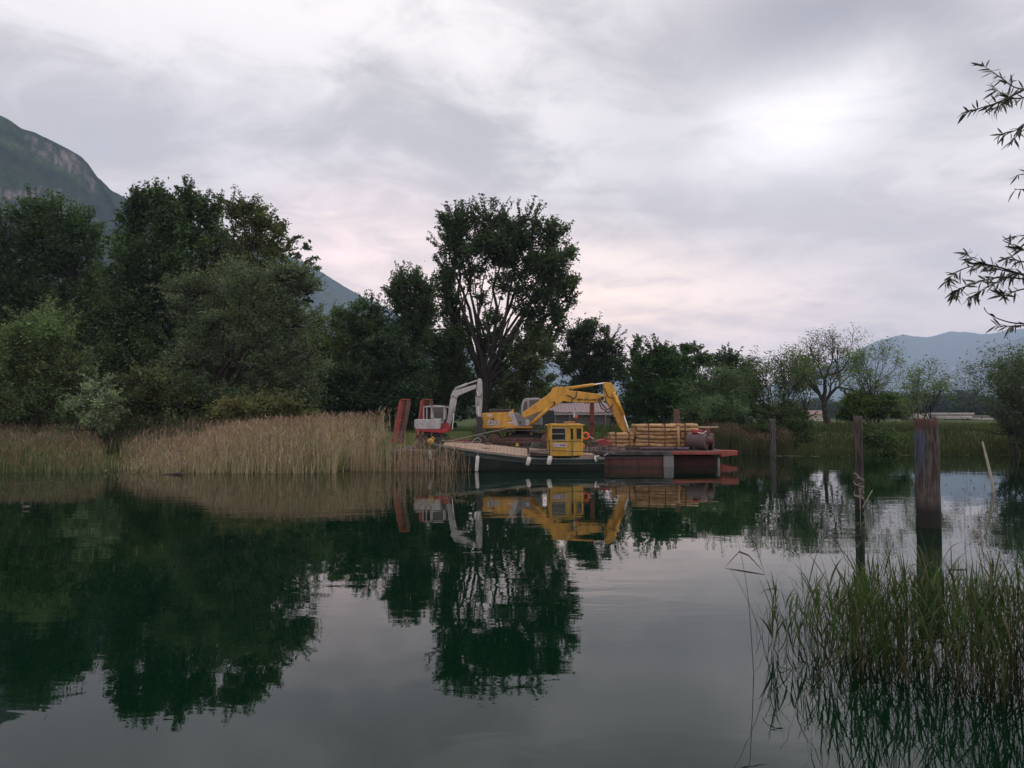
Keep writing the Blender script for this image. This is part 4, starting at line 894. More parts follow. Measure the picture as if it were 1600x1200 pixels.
# ------------------------------------------------------------------ red work barge
BX0, BX1 = WX(613, 39.2), WX(1128, 39.2); BY0, BY1 = 39.0, 45.4; DZ = .90
barge = thing('work_barge', ((BX0+BX1)/2, (BY0+BY1)/2, 0), 'long rusty red flat work barge carrying the excavators and logs', 'barge')
xj = WX(1036, 39); xk = WX(1052, 39)
mb = MB(); mb.box(((BX0+xj)/2, 42.2, .17), (xj-BX0, 6.2, .92)); mb.build('hull', HULLR, barge, bevel=.04)
for i, u in enumerate((660, 700, 742, 790, 838, 886, 934, 953, 974, 998, 1020)):      # plate seams and frames standing proud of the side
    MB().box((WX(u, 39), 39.085, .14), (.045, .03, .72)).build('hull_rib', HULLR, barge)
MB().box(((BX0+xj)/2, 39.07, .56), (xj-BX0, .10, .12)).build('rubbing_strake', DECKD, barge, bevel=.02)
MB().box(((xj+xk)/2, 39.12, .17), (xk-xj, .34, 1.02)).build('corner_plate', GRYB, barge, bevel=.03)
mb = MB(); mb.box(((xk+BX1)/2+.0, 42.6, .30), (BX1-xk-.25, 5.4, .62)); mb.build('raked_hull', mat('shaded_maroon_hull', (.065,.02,.02), .8, var=.3, dirt=(.02,.012,.012), dirt_amt=.7), barge, bevel=.04)  # maroon darkened towards black: shade under the deck overhang painted into the colour
MB().box(((BX0+BX1)/2, 42.2, .76), (BX1-BX0, 6.5, .12)).build('deck_frame', RUST, barge, bevel=.02)
# deck planks
npl = 46; w = (BX1-BX0)/npl; mb = MB(); mb.box((0, 0, 0), (w-.03, 6.5, .07)); me0 = bpy.data.meshes.new('deck_plank'); me0.from_pydata([tuple(p) for p in mb.v], [], mb.f); me0.materials.append(DECKD)
rr = random.Random(3)
for i in range(npl):
    o = link('deck_plank', me0, barge); o.location = Vector((BX0+w*(i+.5), 42.2+rr.uniform(-.04, .04), .860+rr.uniform(-.006, .006)))-ORG[barge]; o.scale = (1, 1, 1)
mb = MB(); mb.box(((WX(1050, 38.9)+WX(1128, 38.9))/2, 38.93, .80), (WX(1128, 38.9)-WX(1050, 38.9), .10, .17)); mb.build('edge_beam', RED, barge, bevel=.02)
mb = MB(); mb.box(((WX(940, 38.9)+WX(1050, 38.9))/2, 38.93, .78), (WX(1050, 38.9)-WX(940, 38.9), .10, .20)); mb.build('edge_beam', mat('edge_scuffed', (.035,.03,.032), .7, var=.4, scale=4, dirt=(.22,.20,.21), dirt_amt=.75, dirt_scale=1.1), barge, bevel=.02, label='dark scuffed edge beam')
mb = MB(); mb.prism([(1127,704),(1153,704),(1153,711),(1127,714)], 38.85, 39.15); mb.prism([(1127,703),(1153,704),(1153,711),(1127,714)], 44.6, 44.9); mb.box((WX(1151, 39), 42, .72), (.12, 5.6, .2)); mb.build('end_beam', RED, barge, bevel=.02)
MB().bar(W(1123,716,39), (W(1123,745,39).x, 39, -.4), .10).build('spud_leg', GRYB, barge)
mb = MB(); mb.bar(W(1100,722,40), W(1150,742,40)+Vector((0, 0, -.1)), .09); mb.build('strut', DARK, barge)
# side clutter: cable tray / pipe along the edge
MB().tube([(WX(1000, 39.3), 39.35, 1.0), (WX(1052, 39.3), 39.35, .99)], .07, 8).build('pipe', mat('pipe_violet', (.07, .05, .075), .6), barge)
MB().tube([(WX(1058, 39.3), 39.35, .99), (WX(1076, 39.3), 39.35, .99)], .07, 8).build('pipe', mat('pipe_violet', (.07, .05, .075), .6), barge)
mb = MB(); mb.box(((WX(940, 39.6)+WX(1058, 39.6))/2, 39.7, .98), (WX(1058, 39.6)-WX(940, 39.6), .16, .16)); mb.build('bulwark', DARK, barge, bevel=.02)
mb = MB()
for u in range(905, 1052, 16): mb.box((WX(u, 39.1), 39.2, .98), (.05, .05, .22))
mb.bar((WX(905, 39.1), 39.2, 1.10), (WX(1052, 39.1), 39.2, 1.08), .03); mb.build('rail', RUST, barge)
# spud posts
def spud(label, u, vt, vb, Y, w, m_, cap=None):
    z1 = WZ(vt, Y); o = thing('spud_post', (WX(u, Y), Y, .9), label, 'post')
    MB().box((WX(u, Y), Y, (z1-1.0)/2), (w, w, z1+1.0)).build('post', m_, o, bevel=.02)
    MB().box((WX(u, Y), Y, 1.02), (w*1.9, w*1.9, .22)).build('sleeve', RUST, o, bevel=.02)
    if cap: MB().box((WX(u, Y), Y-.02, WZ(cap, Y)), (w*1.15, w*1.15, .12)).build('collar', DARK, o)
spud('square rusty red post standing up behind the yellow cabin', 925, 628, 690, 44.9, .24, mat('red_post', (.22,.055,.04), .8, var=.3, dirt=(.10,.045,.035), dirt_amt=.8, streak=True), cap=662)
spud('square brown post standing behind the log bundles', 1057, 640, 690, 44.9, .30, mat('brown_post', (.13,.065,.055), .85, var=.3, dirt=(.07,.04,.03), dirt_amt=.7, streak=True))
# loading ramps
def ramp(label, top, bot, Y, wu, seed):
    a = W(*top, Y); b_ = W(*bot, Y-.3); t = thing('loading_ramp', tuple(b_), label, 'ramp')
    dxw = wu/F*Y
    for s, m_ in ((0, RED), (1, RUST)):
        off = Vector((dxw*s, .0, 0)); MB().bar(a+off, b_+off+Vector((dxw*.15*s*0, 0, 0)), .16 if s == 0 else .10, .24).build('side_beam', m_, t, bevel=.015)
    nsl = 12; d = b_-a; q = d.to_track_quat('X', 'Z').to_matrix(); mb = MB(); mb.box((0, 0, 0), (d.length/nsl*.72, dxw, .07)); me0 = bpy.data.meshes.new('slat'); 
    ax = d.normalized()
    mb = MB(); L = d.length/nsl*.70; side = Vector((1, 0, 0)); nrm = ax.cross(side).normalized()
    Vv = [ax*(sx*L/2)+side*(sy*dxw/2)+nrm*(sz*.04) for sx in (-1, 1) for sy in (-1, 1) for sz in (-1, 1)]
    mb.add(Vv, [(0,1,3,2), (4,6,7,5), (0,4,5,1), (2,3,7,6), (0,2,6,4), (1,5,7,3)]); me0.from_pydata(mb.v, [], mb.f); me0.materials.append(mat('ramp_slat', (.11,.05,.045), .85, var=.35, dirt=(.05,.03,.03), dirt_amt=.6))
    for i in range(nsl):
        p = a+d*((i+.5)/nsl)+Vector((dxw/2, .05, 0)); o = link('slat', me0, t); o.location = p-ORG[t]
    MB().bar(a+Vector((-.06, 0, .06)), a+Vector((dxw+.06, 0, .06)), .2, .06).build('top_plate', RED, t)
    MB().tube([b_+Vector((-.05, 0, .08)), b_+Vector((dxw+.05, 0, .08))], .09, 8).build('hinge', RUST, t)
ramp('leftmost raised red loading ramp standing free of the excavator', (628,626), (616,693), 41.0, 11, 1)
ramp('second raised red loading ramp partly behind the white excavator', (661,626), (652,690), 44.0, 13, 2)

# ------------------------------------------------------------------ log bundles
def logmesh(L, rad, seed):
    r = random.Random(seed); mb = MB(); k = 7; pts = []; rd = []
    for i in range(k):
        pts.append((L*(i/(k-1)-.5), r.uniform(-.02, .02), r.uniform(-.03, .03))); rd.append(rad*r.uniform(.74, 1.12))
    mb.tube(pts, rd, 8); me = bpy.data.meshes.new('log'); me.from_pydata([tuple(p) for p in mb.v], [], mb.f); me.materials.append(STAKE)
    me.polygons.foreach_set('use_smooth', [len(p.vertices) == 4 for p in me.polygons]); return me
def bundle(label, u0, u1, rows, cols, Y, rad, seed, z0=.9, straps=(.25, .75), tilt=0.0):
    x0, x1 = WX(u0, Y), WX(u1, Y); L = x1-x0; t = thing('log_bundle', ((x0+x1)/2, Y+cols*rad, z0), label, 'log bundle', 'bundles of peeled logs on the barge')
    rr = random.Random(seed); ms = [logmesh(L, rad, seed*10+i) for i in range(4)]
    for i in range(rows):
        for j in range(cols):
            if 0 < i < rows-1 and 0 < j < cols-1: continue
            o = link('log', ms[rr.randrange(4)], t)
            o.location = Vector(((x0+x1)/2+rr.uniform(-.07, .07), Y+rad+j*rad*2.02+(rad if i % 2 else 0)*.6+rr.uniform(-.02, .02), z0+.05+rad+i*rad*1.92))-ORG[t]
            o.rotation_euler = (rr.uniform(0, 6), rr.uniform(-.022, .022)+tilt, rr.uniform(-.02, .02)); q_ = rr.uniform(.86, 1.1); o.scale = (1, q_, q_)
    H = rows*rad*1.86+.1; Wd = cols*rad*2.02
    for s in straps:
        xs_ = x0+L*s; mb = MB()
        for a, b_ in (((xs_, Y-.03, z0), (xs_, Y-.03, z0+H)), ((xs_, Y-.03, z0+H), (xs_, Y+Wd+.08, z0+H)), ((xs_, Y+Wd+.08, z0+H), (xs_, Y+Wd+.08, z0))): mb.bar(a, b_, .05, .05)
        mb.build('strap', STRAP, t)
    MB().box((x0+L*.15, Y+Wd/2, z0+.02), (.12, Wd, .05)).build('bearer', RUST, t); MB().box((x0+L*.85, Y+Wd/2, z0+.02), (.12, Wd, .05)).build('bearer', RUST, t)
    return t
bundle('low log bundle four logs high under the excavator arm', 955, 991, 4, 6, 40.6, .098, 1, .98, (.2, .78))
bundle('tall wide middle bundle of peeled logs with the flat top', 994, 1058, 6, 7, 40.5, .105, 2, .98, (.3, .7))
bundle('right-hand log bundle half hidden by the brown tank', 1063, 1092, 6, 6, 40.8, .105, 3, .98, (.25,))
# upright end stakes between the bundles
for i, (u, va, vb, lab) in enumerate(((1060.5, 668, 704, 'upright stake standing between the middle and right log bundles'), (991.5, 665, 672, None), )):
    if lab: 
        o = thing('stake', (WX(u, 40.3), 40.3, .9), lab, 'stake'); MB().tube([(WX(u, 40.3), 40.3, .88), (WX(u-1, 40.3), 40.3, WZ(va, 40.3))], [.07, .06], 8).build('post', STAKE, o, smooth=True)
o = MB().tube([(WX(1040, 40.6), 40.9, WZ(668, 40.9)), (WX(1127, 40.6), 41.2, WZ(667.5, 41.2))], [.045, .035], 7).build('pole', mat('pale_pole', (.42,.33,.22), .8)); tag(recenter(o), 'long thin pale pole lying on the logs and sticking out right', 'pole')
mb = MB()
for k in range(4): mb.tube([W(984, 671+k*1.4, 41.2), W(1003, 671+k*1.4-.5, 41.2)], .05, 6)
for k in range(4): mb.tube([W(992+k*2, 664, 41.1+k*.15), W(993+k*2, 681, 41.1+k*.15)], .055, 6)
tag(recenter(mb.build('stake_rack', STAKE)), 'criss-crossed stakes wedged between low and middle log bundles', 'stakes')

# ------------------------------------------------------------------ tank with pump
Yt = 40.0; t = thing('tank', (WX(1096, Yt), Yt, .9), 'brown horizontal steel tank with red motor on top at the barge end', 'tank')
rc = .42; zc = WZ(690, Yt); p0 = Vector((WX(1078, Yt), Yt+.4, zc+.02)); p1 = Vector((WX(1103, Yt), Yt-.2, zc))
MB().tube([p0, p0.lerp(p1, .04), p0.lerp(p1, .96), p1], [rc*.9, rc, rc, rc*.95], 24).build('shell', TANK, t, smooth=False)
q0 = Vector((WX(1100, Yt), Yt+.6, zc)); q1 = Vector((WX(1117, Yt), Yt+.35, zc))
MB().tube([q0, q1], [.44, .42], 24).build('drum', mat('drum_dark', (.05,.03,.03), .6, var=.3), t)
MB().tube([q1+Vector((-.55, -.42, .06)), q1+Vector((-.16, -.52, .06))], .2, 14).build('flange', mat('flange_red', (.10,.035,.035), .6), t)
MB().box(((p0.x+p1.x)/2, Yt+.1, zc+rc+.09), (.55, .34, .2)).build('motor', REDM, t, bevel=.05)
MB().box((WX(1107, Yt), Yt+.3, zc+.56), (.22, .24, .34)).build('control_box', mat('box_dull_red', (.17,.05,.04), .6), t, bevel=.03)
MB().tube([(WX(1089, Yt), Yt-.15, zc+rc+.05), (WX(1096, Yt), Yt-.2, zc+rc+.0), (WX(1102, Yt), Yt-.2, zc+rc+.14)], .025, 6).build('pipe', FEND, t)
for u in (1083, 1099, 1112):
    MB().box((WX(u, Yt), Yt+.15, (.9+zc-.25)/2+.0), (.08, .6, max(.1, zc-.25-.9+.1))).build('leg', DARK, t)

# ------------------------------------------------------------------ yellow excavator
def tracks(parent, u0, u1, vt, vb, ynear, wid, m_chain, m_frame, nshoe=30, gauge=2.0, sag=.08, z0=DZ):
    x0, x1 = WX(u0, ynear), WX(u1, ynear); h = WZ(vt, ynear)-z0; rr_ = h/2
    for side in (0, 1):
        y0 = ynear+side*gauge; path = []
        na = 8
        for k in range(na+1): a = -math.pi/2-math.pi*k/na; path.append((x0+rr_+rr_*math.cos(a), z0+rr_+rr_*math.sin(a)))
        for k in range(1, 10): s = k/10; path.append((x0+rr_+(x1-x0-2*rr_)*s, z0+h+sag*math.sin(math.pi*s)))
        for k in range(na+1): a = math.pi/2-math.pi*k/na; path.append((x1-rr_+rr_*math.cos(a), z0+rr_+rr_*math.sin(a)))
        for k in range(1, 10): s = 1-k/10; path.append((x0+rr_+(x1-x0-2*rr_)*s, z0))
        P = np.array(path+[path[0]]); sl = np.r_[0, np.cumsum(np.linalg.norm(np.diff(P, axis=0), axis=1))]; tot = sl[-1]
        tr = MB().add([(p[0]+(0), y0+.06, z0+rr_+(p[1]-z0-rr_)*.86) for p in path]+[(p[0], y0+wid-.06, z0+rr_+(p[1]-z0-rr_)*.86) for p in path],
            [(i, (i+1) % len(path), (i+1) % len(path)+len(path), i+len(path)) for i in range(len(path))]).build('track', m_chain, parent)
        mb = MB(); mc = int(tot/.19)
        for k in range(mc):
            s = tot*(k+.5)/mc; x = np.interp(s, sl, P[:, 0]); z = np.interp(s, sl, P[:, 1]); s2 = (s+.03) % tot
            dx_, dz_ = np.interp(s2, sl, P[:, 0])-x, np.interp(s2, sl, P[:, 1])-z; a = math.atan2(dz_, dx_)
            mb.box((x, y0+wid/2, z), (tot/mc*.86, wid, .045), Matrix.Rotation(-a, 3, 'Y'))
        so = mb.build('track_shoes', m_chain, tr, kind='stuff')
        mb = MB(); mb.box(((x0+x1)/2, y0+wid/2, z0+rr_*.78), (x1-x0-2*rr_*.9, wid*.62, rr_*.50)); mb.prism([(u0+(u1-u0)*.30, vt+(vb-vt)*.40), (u0+(u1-u0)*.66, vt+(vb-vt)*.40), (u1-8, vb-(vb-vt)*.42), (u0+9, vb-(vb-vt)*.42)], y0+wid*.15, y0+wid*.85, ynear); mb.build('track_frame', m_frame, parent, bevel=.03)
        for xx_ in (x0+rr_, x1-rr_):
            mb = MB(); mb.tube([(xx_, y0+.02, z0+rr_), (xx_, y0+wid-.02, z0+rr_)], rr_*.78, 18); mb.tube([(xx_, y0-.04, z0+rr_), (xx_, y0+.03, z0+rr_)], rr_*.35, 10); mb.build('idler', m_frame, parent)
        for k in range(6):
            xx_ = x0+rr_*1.9+(x1-x0-3.8*rr_)*k/5; MB().tube([(xx_, y0+.04, z0+.14), (xx_, y0+wid-.04, z0+.14)], .11, 10).build('roller', DARK, parent)
        for k in range(2):
            xx_ = x0+(x1-x0)*(.35+.3*k); MB().tube([(xx_, y0+.04, z0+h-.12), (xx_, y0+wid-.04, z0+h-.12)], .08, 8).build('roller', m_frame, parent)
Ye = 42.3
ex = thing('excavator', (WX(818, 43.6), 43.6, DZ), 'large yellow tracked excavator reaching over the logs', 'excavator')
tracks(ex, 759, 868, 674.5, 698, 42.0, .6, TRACK, RUST)
MB().box((WX(818, 43.4), 43.4, DZ+.62), (2.0, 1.6, .42)).build('undercarriage', DARK, ex, bevel=.05)
MB().tube([(WX(822, 43.5), 43.5, DZ+.75), (WX(822, 43.5), 43.5, WZ(668, 43.5)-.02)], .62, 24).build('slewing_ring', DARK, ex)
MB().prism([(752,647),(754,645.3),(797,644),(811,645.5),(816,652),(825,657),(827,665),(824,668),(754,668.3),(752,666)], Ye, 44.9, Ye).build('body', YEL, ex, bevel=.05)
MB().prism([(751.3,648),(753,645.5),(757,645.2),(757,668.5),(753,668.5),(751.3,666)], Ye-.03, 44.95, Ye).build('counterweight', YEL, ex, bevel=.06)
MB().prism([(753,667),(832,666),(832,669.2),(753,669.4)], Ye-.02, 44.9, Ye).build('frame_sill', mat('yellow_sill', (.50,.22,.03), .5, var=.15, dirt=(.14,.07,.03), dirt_amt=.6), ex, bevel=.02)
MB().prism([(794,644.4),(803,644.4),(810,665.5),(803.5,665.5)], Ye-.03, Ye, Ye).build('stripe', WHT, ex, label='slanting white stripe on the yellow side')
MB().prism([(803.6,644.8),(811,646),(817,652),(824.5,657.5),(825.5,664),(822,665.5),(810.6,665.5)], Ye-.035, Ye, Ye).build('side_panel', GRYP, ex, label='grey side panel', bevel=.01)
MB().tube([W(813,660,Ye-.06), W(813,660,Ye)], .07, 8).build('cap', DARK, ex)
MB().prism([(821,656),(826,655.5),(828,660),(827.5,665),(821,665)], Ye-.12, Ye-.03, Ye).build('lamp', mat('lamp_grey', (.32,.33,.36), .35), ex, bevel=.02)
MB().prism([(761,647.2),(769,647.2),(769,651.2),(761,651.2)], Ye-.012, Ye, Ye).build('sticker', mat('sticker', (.62,.50,.45), .6), ex)
MB().prism([(768.6,653.3),(771.8,653.3),(771.8,656),(768.6,656)], Ye-.015, Ye, Ye).build('latch', DARK, ex)
MB().prism([(790,658),(802,658),(802,658.9),(790,658.9)], Ye-.012, Ye, Ye).build('trim_line', mat('line_grey', (.25,.2,.15), .6), ex)
MB().prism([(793,659.5),(801.5,659.5),(801.5,661.2),(793,661.2)], Ye-.012, Ye, Ye).build('sticker', mat('sticker', (.62,.50,.45), .6), ex)
MB().prism([(763,639),(805,638.8),(806,644.5),(763,645.2)], 43.6, 44.9, 43.6).build('hood', DARK, ex, bevel=.06)
mb = MB(); mb.tube([W(776,645,43.3), W(776,636,43.3), W(792,636,43.3), W(792,645,43.3)], .02, 5); mb.tube([W(806,645,44), W(806,640,44), W(814,640,44)], .02, 5); mb.build('handrail', DARK, ex)
mb = MB(); mb.tube([W(801,646,43), W(801,640,43)], .05, 8); mb.tube([W(798,645.5,42.5), W(798,642.3,42.5)], .08, 8); mb.build('exhaust', YEL, ex)
# cab on the far side
Yc = 43.9
cb = MB().prism([(814,664),(814.5,634),(817,625),(821,622.2),(838,621.3),(846,623),(848,664)], Yc, 44.95, Yc).build('cab', CABG, ex, bevel=.04)
MB().prism([(817.5,642),(817.8,634),(819.5,628),(823.5,625.5),(824.5,642)], Yc-.02, Yc+.01, Yc).build('window', GLASS, cb)
MB().prism([(827,642),(827,625.3),(843,624.5),(844.5,642)], Yc-.02, Yc+.01, Yc).build('window', GLASS, cb)
# boom
yb0, yb1 = 42.75, 43.30; Yb = 42.75
MB().prism([(816,645),(821,641.5),(860.5,613.2),(863,607.5),(867,604.8),(881,604),(885.5,610.2),(905,611.5),(942,616.5),(944.5,620),(943.5,627.5),(938,629),(903,629),(888,628),(880,626.5),(874,631),(866,635.5),(848,641.6),(820,652.6),(816,651)], yb0, yb1, Yb).build('boom', YEL, ex, bevel=.03)
bp = MB(); bp.tube([(*W(865,630,Yb).xy, W(865,630,Yb).z)]+[W(865,630,yb0-.13)-Vector((0,0,0))], .1, 10)
MB().tube([W(865,630,yb0-.10), W(865,630,yb0+.01)], .10, 12).build('pin', DARK, ex); MB().tube([W(941,622,yb0-.08), W(941,622,yb1)], .10, 12).build('pin', DARK, ex)
for yy_ in (42.55, 43.5):
    c = MB().tube([W(829,663.5,yy_), W(857,637.5,yy_)], .105, 12).build('lift_cylinder', YEL, ex, smooth=True)
    MB().tube([W(857,637.5,yy_), W(865,630,yy_)], .06, 10).build('piston', YEL, c)
c = MB().tube([W(884,607,43.0), W(928,601,43.0)], .085, 12).build('arm_cylinder', YEL, ex, smooth=True); MB().tube([W(928,601,43.0), W(944,598.5,43.0)], .042, 10).build('piston', CHROME, c)
MB().prism([(881,610),(884,603.5),(888,604.5),(889,611)], 42.85, 43.15, 43.0).build('bracket', YEL, ex)
MB().prism([(943,598.3),(946,597),(955.5,598.6),(961,609),(968,628),(976,651),(980.5,671),(979,675),(974,675.5),(966,665),(959,650),(952,635.5),(945.5,624),(943.5,612)], 42.85, 43.2, 43.0).build('arm', YEL, ex, bevel=.03)
mb = MB(); mb.prism([(952,634),(956,633.5),(972,664),(966.5,664)], 42.80, 42.85, 42.85); mb.build('arm_rib', mat('yellow_sill', (.5,.22,.03)), ex)
c = MB().tube([W(958,613,42.72), W(974.5,649,42.72)], .095, 12).build('bucket_cylinder', YEL, ex, smooth=True); MB().tube([W(974.5,649,42.72), W(984,678,42.72)], .045, 10).build('piston', CHROME, c)
mb = MB(); mb.tube([W(886,617,42.7), W(895,621,42.68), W(893,627,42.7)], .03, 5)
mb.tube([W(936,622,42.7), W(941,632,42.6), W(948,640,42.65), W(954,638,42.75), W(958,632,42.78)], .035, 6); mb.tube([W(934,624,42.7), W(940,638,42.6), W(950,644,42.7), W(957,641,42.75)], .03, 6)
mb.tube([W(944,606,42.8), W(950,620,42.7), W(960,623,42.7), W(964,612,42.7)], .03, 6); mb.tube([W(901,612,42.7), W(900,620,42.68), W(896,624,42.7)], .03, 6); mb.tube([W(962,652,42.8), W(955,668,42.75), W(960,676,42.8)], .022, 5); mb.build('hydraulic_hose', DARK, ex)
mb = MB(); mb.prism([(971,676),(985,677),(989,690),(984,697),(970,698),(965,688)], 42.5, 43.5, 43.0); mb.build('bucket', DARK, ex, bevel=.05)
def text(body, size, loc, mtl, parent, name='lettering', sx=1.0, bold=0.0, ext=.004, shear=0.0):
    cu = bpy.data.curves.new(name, 'FONT'); cu.body = body; cu.size = size; cu.extrude = ext; cu.offset = bold; cu.shear = shear; cu.align_x = 'CENTER'; cu.align_y = 'CENTER'
    tmp = bpy.data.objects.new('tmp', cu); COL.objects.link(tmp); dg = bpy.context.evaluated_depsgraph_get(); me = bpy.data.meshes.new_from_object(tmp.evaluated_get(dg)); bpy.data.objects.remove(tmp)
    me.materials.clear(); me.materials.append(mtl); o = link(name, me, parent); o.location = Vector(loc)-ORG[parent]; o.rotation_euler = (math.pi/2, 0, 0); o.scale = (sx, 1, 1); return o
BLK = mat('letter_black', (.02,.015,.01), .6); LBL = mat('letter_blue', (.10,.13,.24), .6); LW = mat('letter_white', (.62,.60,.62), .6)
o = text('NEW HOLLAND', .155, W(917,624.7,yb0-.012), BLK, ex, sx=.98, bold=.006); o.rotation_euler = (math.pi/2, R(.8), 0)
text('E215', .34, W(770,661,Ye-.016), LBL, ex, sx=1.0, bold=.022, shear=.3); text('E215', .34, W(770,661,Ye-.026), LW, ex, sx=1.0, bold=.004, shear=.3)

# ------------------------------------------------------------------ white excavator
we = thing('excavator', (WX(677, 42.2), 42.2, DZ), 'small white and red tracked excavator with its arm hanging down', 'excavator')
tracks(we, 648, 700, 679, 696, 41.2, .42, DARK, DARK, gauge=1.35, sag=.02)
Yw = 41.2
MB().prism([(647,656.2),(649,655),(687,655.5),(689,659),(688,669.5),(684,671),(650,670.5),(647,668)], Yw, 43.0, Yw).build('body', WHT, we, bevel=.06)
MB().prism([(648,670.2),(699,670.5),(700,675),(690,677),(648,674)], Yw+.02, 42.9, Yw).build('skirt', REDM, we, bevel=.03)
MB().prism([(688,662),(699,660),(701,668),(700,674.5),(688,674.5)], Yw+.3, 42.5, Yw).build('boom_foot', REDM, we, bevel=.04)
MB().tube([(WX(672, 42), 42.1, DZ+.45), (WX(672, 42), 42.1, WZ(674, 42))], .42, 18).build('slewing_ring', DARK, we)
cb = MB(); Yc = Yw+.05; yc1 = Yw+1.05
for pl in ([(661,655),(661,635.5),(662.6,635.5),(662.6,655)], [(666.2,655),(666.2,635.5),(667.6,635.5),(667.6,655)], [(672.8,655.5),(673.2,634.5),(676,634),(676,655.5)], [(661,636.5),(661,634.6),(676,633.5),(676,636)],
           [(675,636),(675.5,633.6),(680,632.8),(693,633.5),(694.8,637),(695.3,636.8),(693,636.2),(678,636.0)], [(693,636),(695,637),(696,646),(695.4,654),(691,659),(686,659),(692.6,653),(693.2,646)], [(674,655),(674,653.8),(693,653.8),(692,657),(688,658),(674,658)], [(676,636),(678,653.8),(676,653.8),(675,640)]):
    cb.prism(pl, Yc, Yc+.06, Yc); cb.prism(pl, yc1-.06, yc1, Yc)
cb.prism([(661,636.3),(661,634.8),(680,633.0),(693,633.6),(694,635.5)], Yc+.06, yc1-.06, Yc); co = cb.build('cab', WHT, we)
MB().prism([(675.8,636.5),(692.5,636.5),(693.3,646),(692.5,654),(677.8,654)], Yc+.025, Yc+.04, Yc).build('window', GLASS, co)
MB().prism([(662.4,636.5),(672.9,636),(672.9,655),(662.4,655)], Yc+.5, Yc+.52, Yc).build('seat_back', mat('seat_dark', (.06,.025,.025), .8), we)
MB().prism([(694,634),(703,634.2),(703.5,637.5),(695,637)], yc1-.1, yc1+.3, Yc).build('canopy', WHT, we)
Yb = 41.9
MB().prism([(696,661),(698.5,655),(703,627),(704,619),(707.5,610.5),(710,608),(713,609.5),(737,602.5),(743.5,600.5),(745,603),(743.5,607),(732,611.5),(716,618.5),(711.5,625),(709,640),(706,656),(701,670),(697,669)], Yb, Yb+.32, Yb).build('boom', WHT, we, bevel=.025)
c = MB().tube([W(711,607.5,Yb+.16), W(730,600,Yb+.16)], .07, 10).build('arm_cylinder', WHT, we, smooth=True); MB().tube([W(730,600,Yb+.16), W(747.5,593.8,Yb+.16)], .04, 8).build('piston', WHT, c)
c = MB().tube([W(712.5,624,Yb-.05), W(709.5,645,Yb-.05)], .05, 10).build('lift_cylinder', WHT, we, smooth=True); MB().tube([W(709.5,645,Yb-.05), W(706.5,671,Yb-.05)], .03, 8).build('piston', CHROME, c)
MB().prism([(746.5,592.5),(749,591),(751.7,591.8),(753,596),(753.8,617),(753.2,636),(751,652),(747,652),(743.8,646),(742.6,622),(744.6,606)], Yb+.03, Yb+.28, Yb).build('arm', WHT, we, bevel=.02)
c = MB().tube([W(746.3,612,Yb-.03), W(747,634,Yb-.03)], .05, 10).build('bucket_cylinder', WHT, we, smooth=True); MB().tube([W(747,634,Yb-.03), W(748,650,Yb-.03)], .028, 8).build('piston', CHROME, c)
mb = MB(); mb.tube([W(743,612,Yb-.03), W(745.5,619,Yb-.08), W(751,621,Yb-.05), W(753,616,Yb-.03)], .022, 5); mb.tube([W(704,622,Yb-.03), W(707,618,Yb-.05), W(712,622,Yb-.03)], .022, 5); mb.build('hydraulic_hose', DARK, we)
MB().prism([(744,651),(753,651),(755,660),(753,668),(759,673),(757,681),(748,683),(743,676),(745,664)], Yb-.15, Yb+.5, Yb).build('bucket', DARK, we, bevel=.04)
MB().bar(W(702,688,41.1), W(738,689,41.1), .12, .16).build('dozer_blade', mat('blade_red', (.16,.03,.035), .7), we)
o = recenter(MB().prism([(738,690),(741,684),(748,679),(757,681),(762,688),(764,697),(738,697)], 41.0, 41.9, 41.0).build('scrap_heap', mat('scrap', (.05,.04,.036), .8, var=.5, scale=9, bump=.5), bevel=.08)); tag(o, 'dark iron bucket lying on deck below the white arm', 'bucket'); o.name = 'spare_bucket'
mb = MB(); mb.tube([W(737,692,40.8), W(741,687,40.8), W(747,684,40.8), W(752,688,40.8), W(748,693,40.8)], .03, 5); tag(recenter(mb.build('rope_coil', ROPE)), 'pale rope looped on deck below the white arm', 'rope')

# ------------------------------------------------------------------ green boat
boat = thing('work_boat', (WX(810, 37.3), 37.3, 0), 'dark green work boat with plank foredeck moored along the barge', 'boat')
yc = 37.3; xa, xb = WX(672, 37.3), WX(942, 36.6); ns = 30
def sheer(s): return 1.36-.66*min(1, s/.62)**.85+.0*s
def beam(s):  return 1.62*min(1, (s/.30+.0001))**.55 if s < .30 else (1.62 if s < .86 else 1.62*(1-(s-.86)*1.6))
V = []; Fs = []; rows = [(-.35, .35), (0.0, .76), (.30, .90), (.70, .985), (1.0, 1.0)]
for i in range(ns+1):
    s = i/ns; b_ = beam(max(s, .012)); z = sheer(s); rake = .9*(1-s)**6
    for sd in (-1, 1):
        for (h_, w_) in (rows if sd < 0 else rows[::-1]):
            zz_ = h_*z if h_ > 0 else -.35; V.append((xa+(xb-xa)*s+rake*(1-max(h_, 0))*1.1, yc+sd*b_*w_, zz_))
k = 10
for i in range(ns):
    for j in range(k-1): Fs.append((i*k+j, (i+1)*k+j, (i+1)*k+j+1, i*k+j+1))
Fs.append(tuple(range(ns*k, ns*k+k)))
MB().add(V, Fs).build('hull', HULLG, boat, smooth=True)
def railpath(dz, off, s0=0.0, s1=1.0, sd=-1):
    return [Vector((xa+(xb-xa)*s, yc+sd*(beam(max(s, .012))+off), sheer(s)+dz)) for s in np.linspace(s0, s1, 26)]
MB().tube(railpath(-.05, .03), .055, 6).build('rubbing_strake', RAILG, boat, smooth=True); MB().tube(railpath(-.05, .03, sd=1), .055, 6).build('rubbing_strake', RAILG, boat, smooth=True)
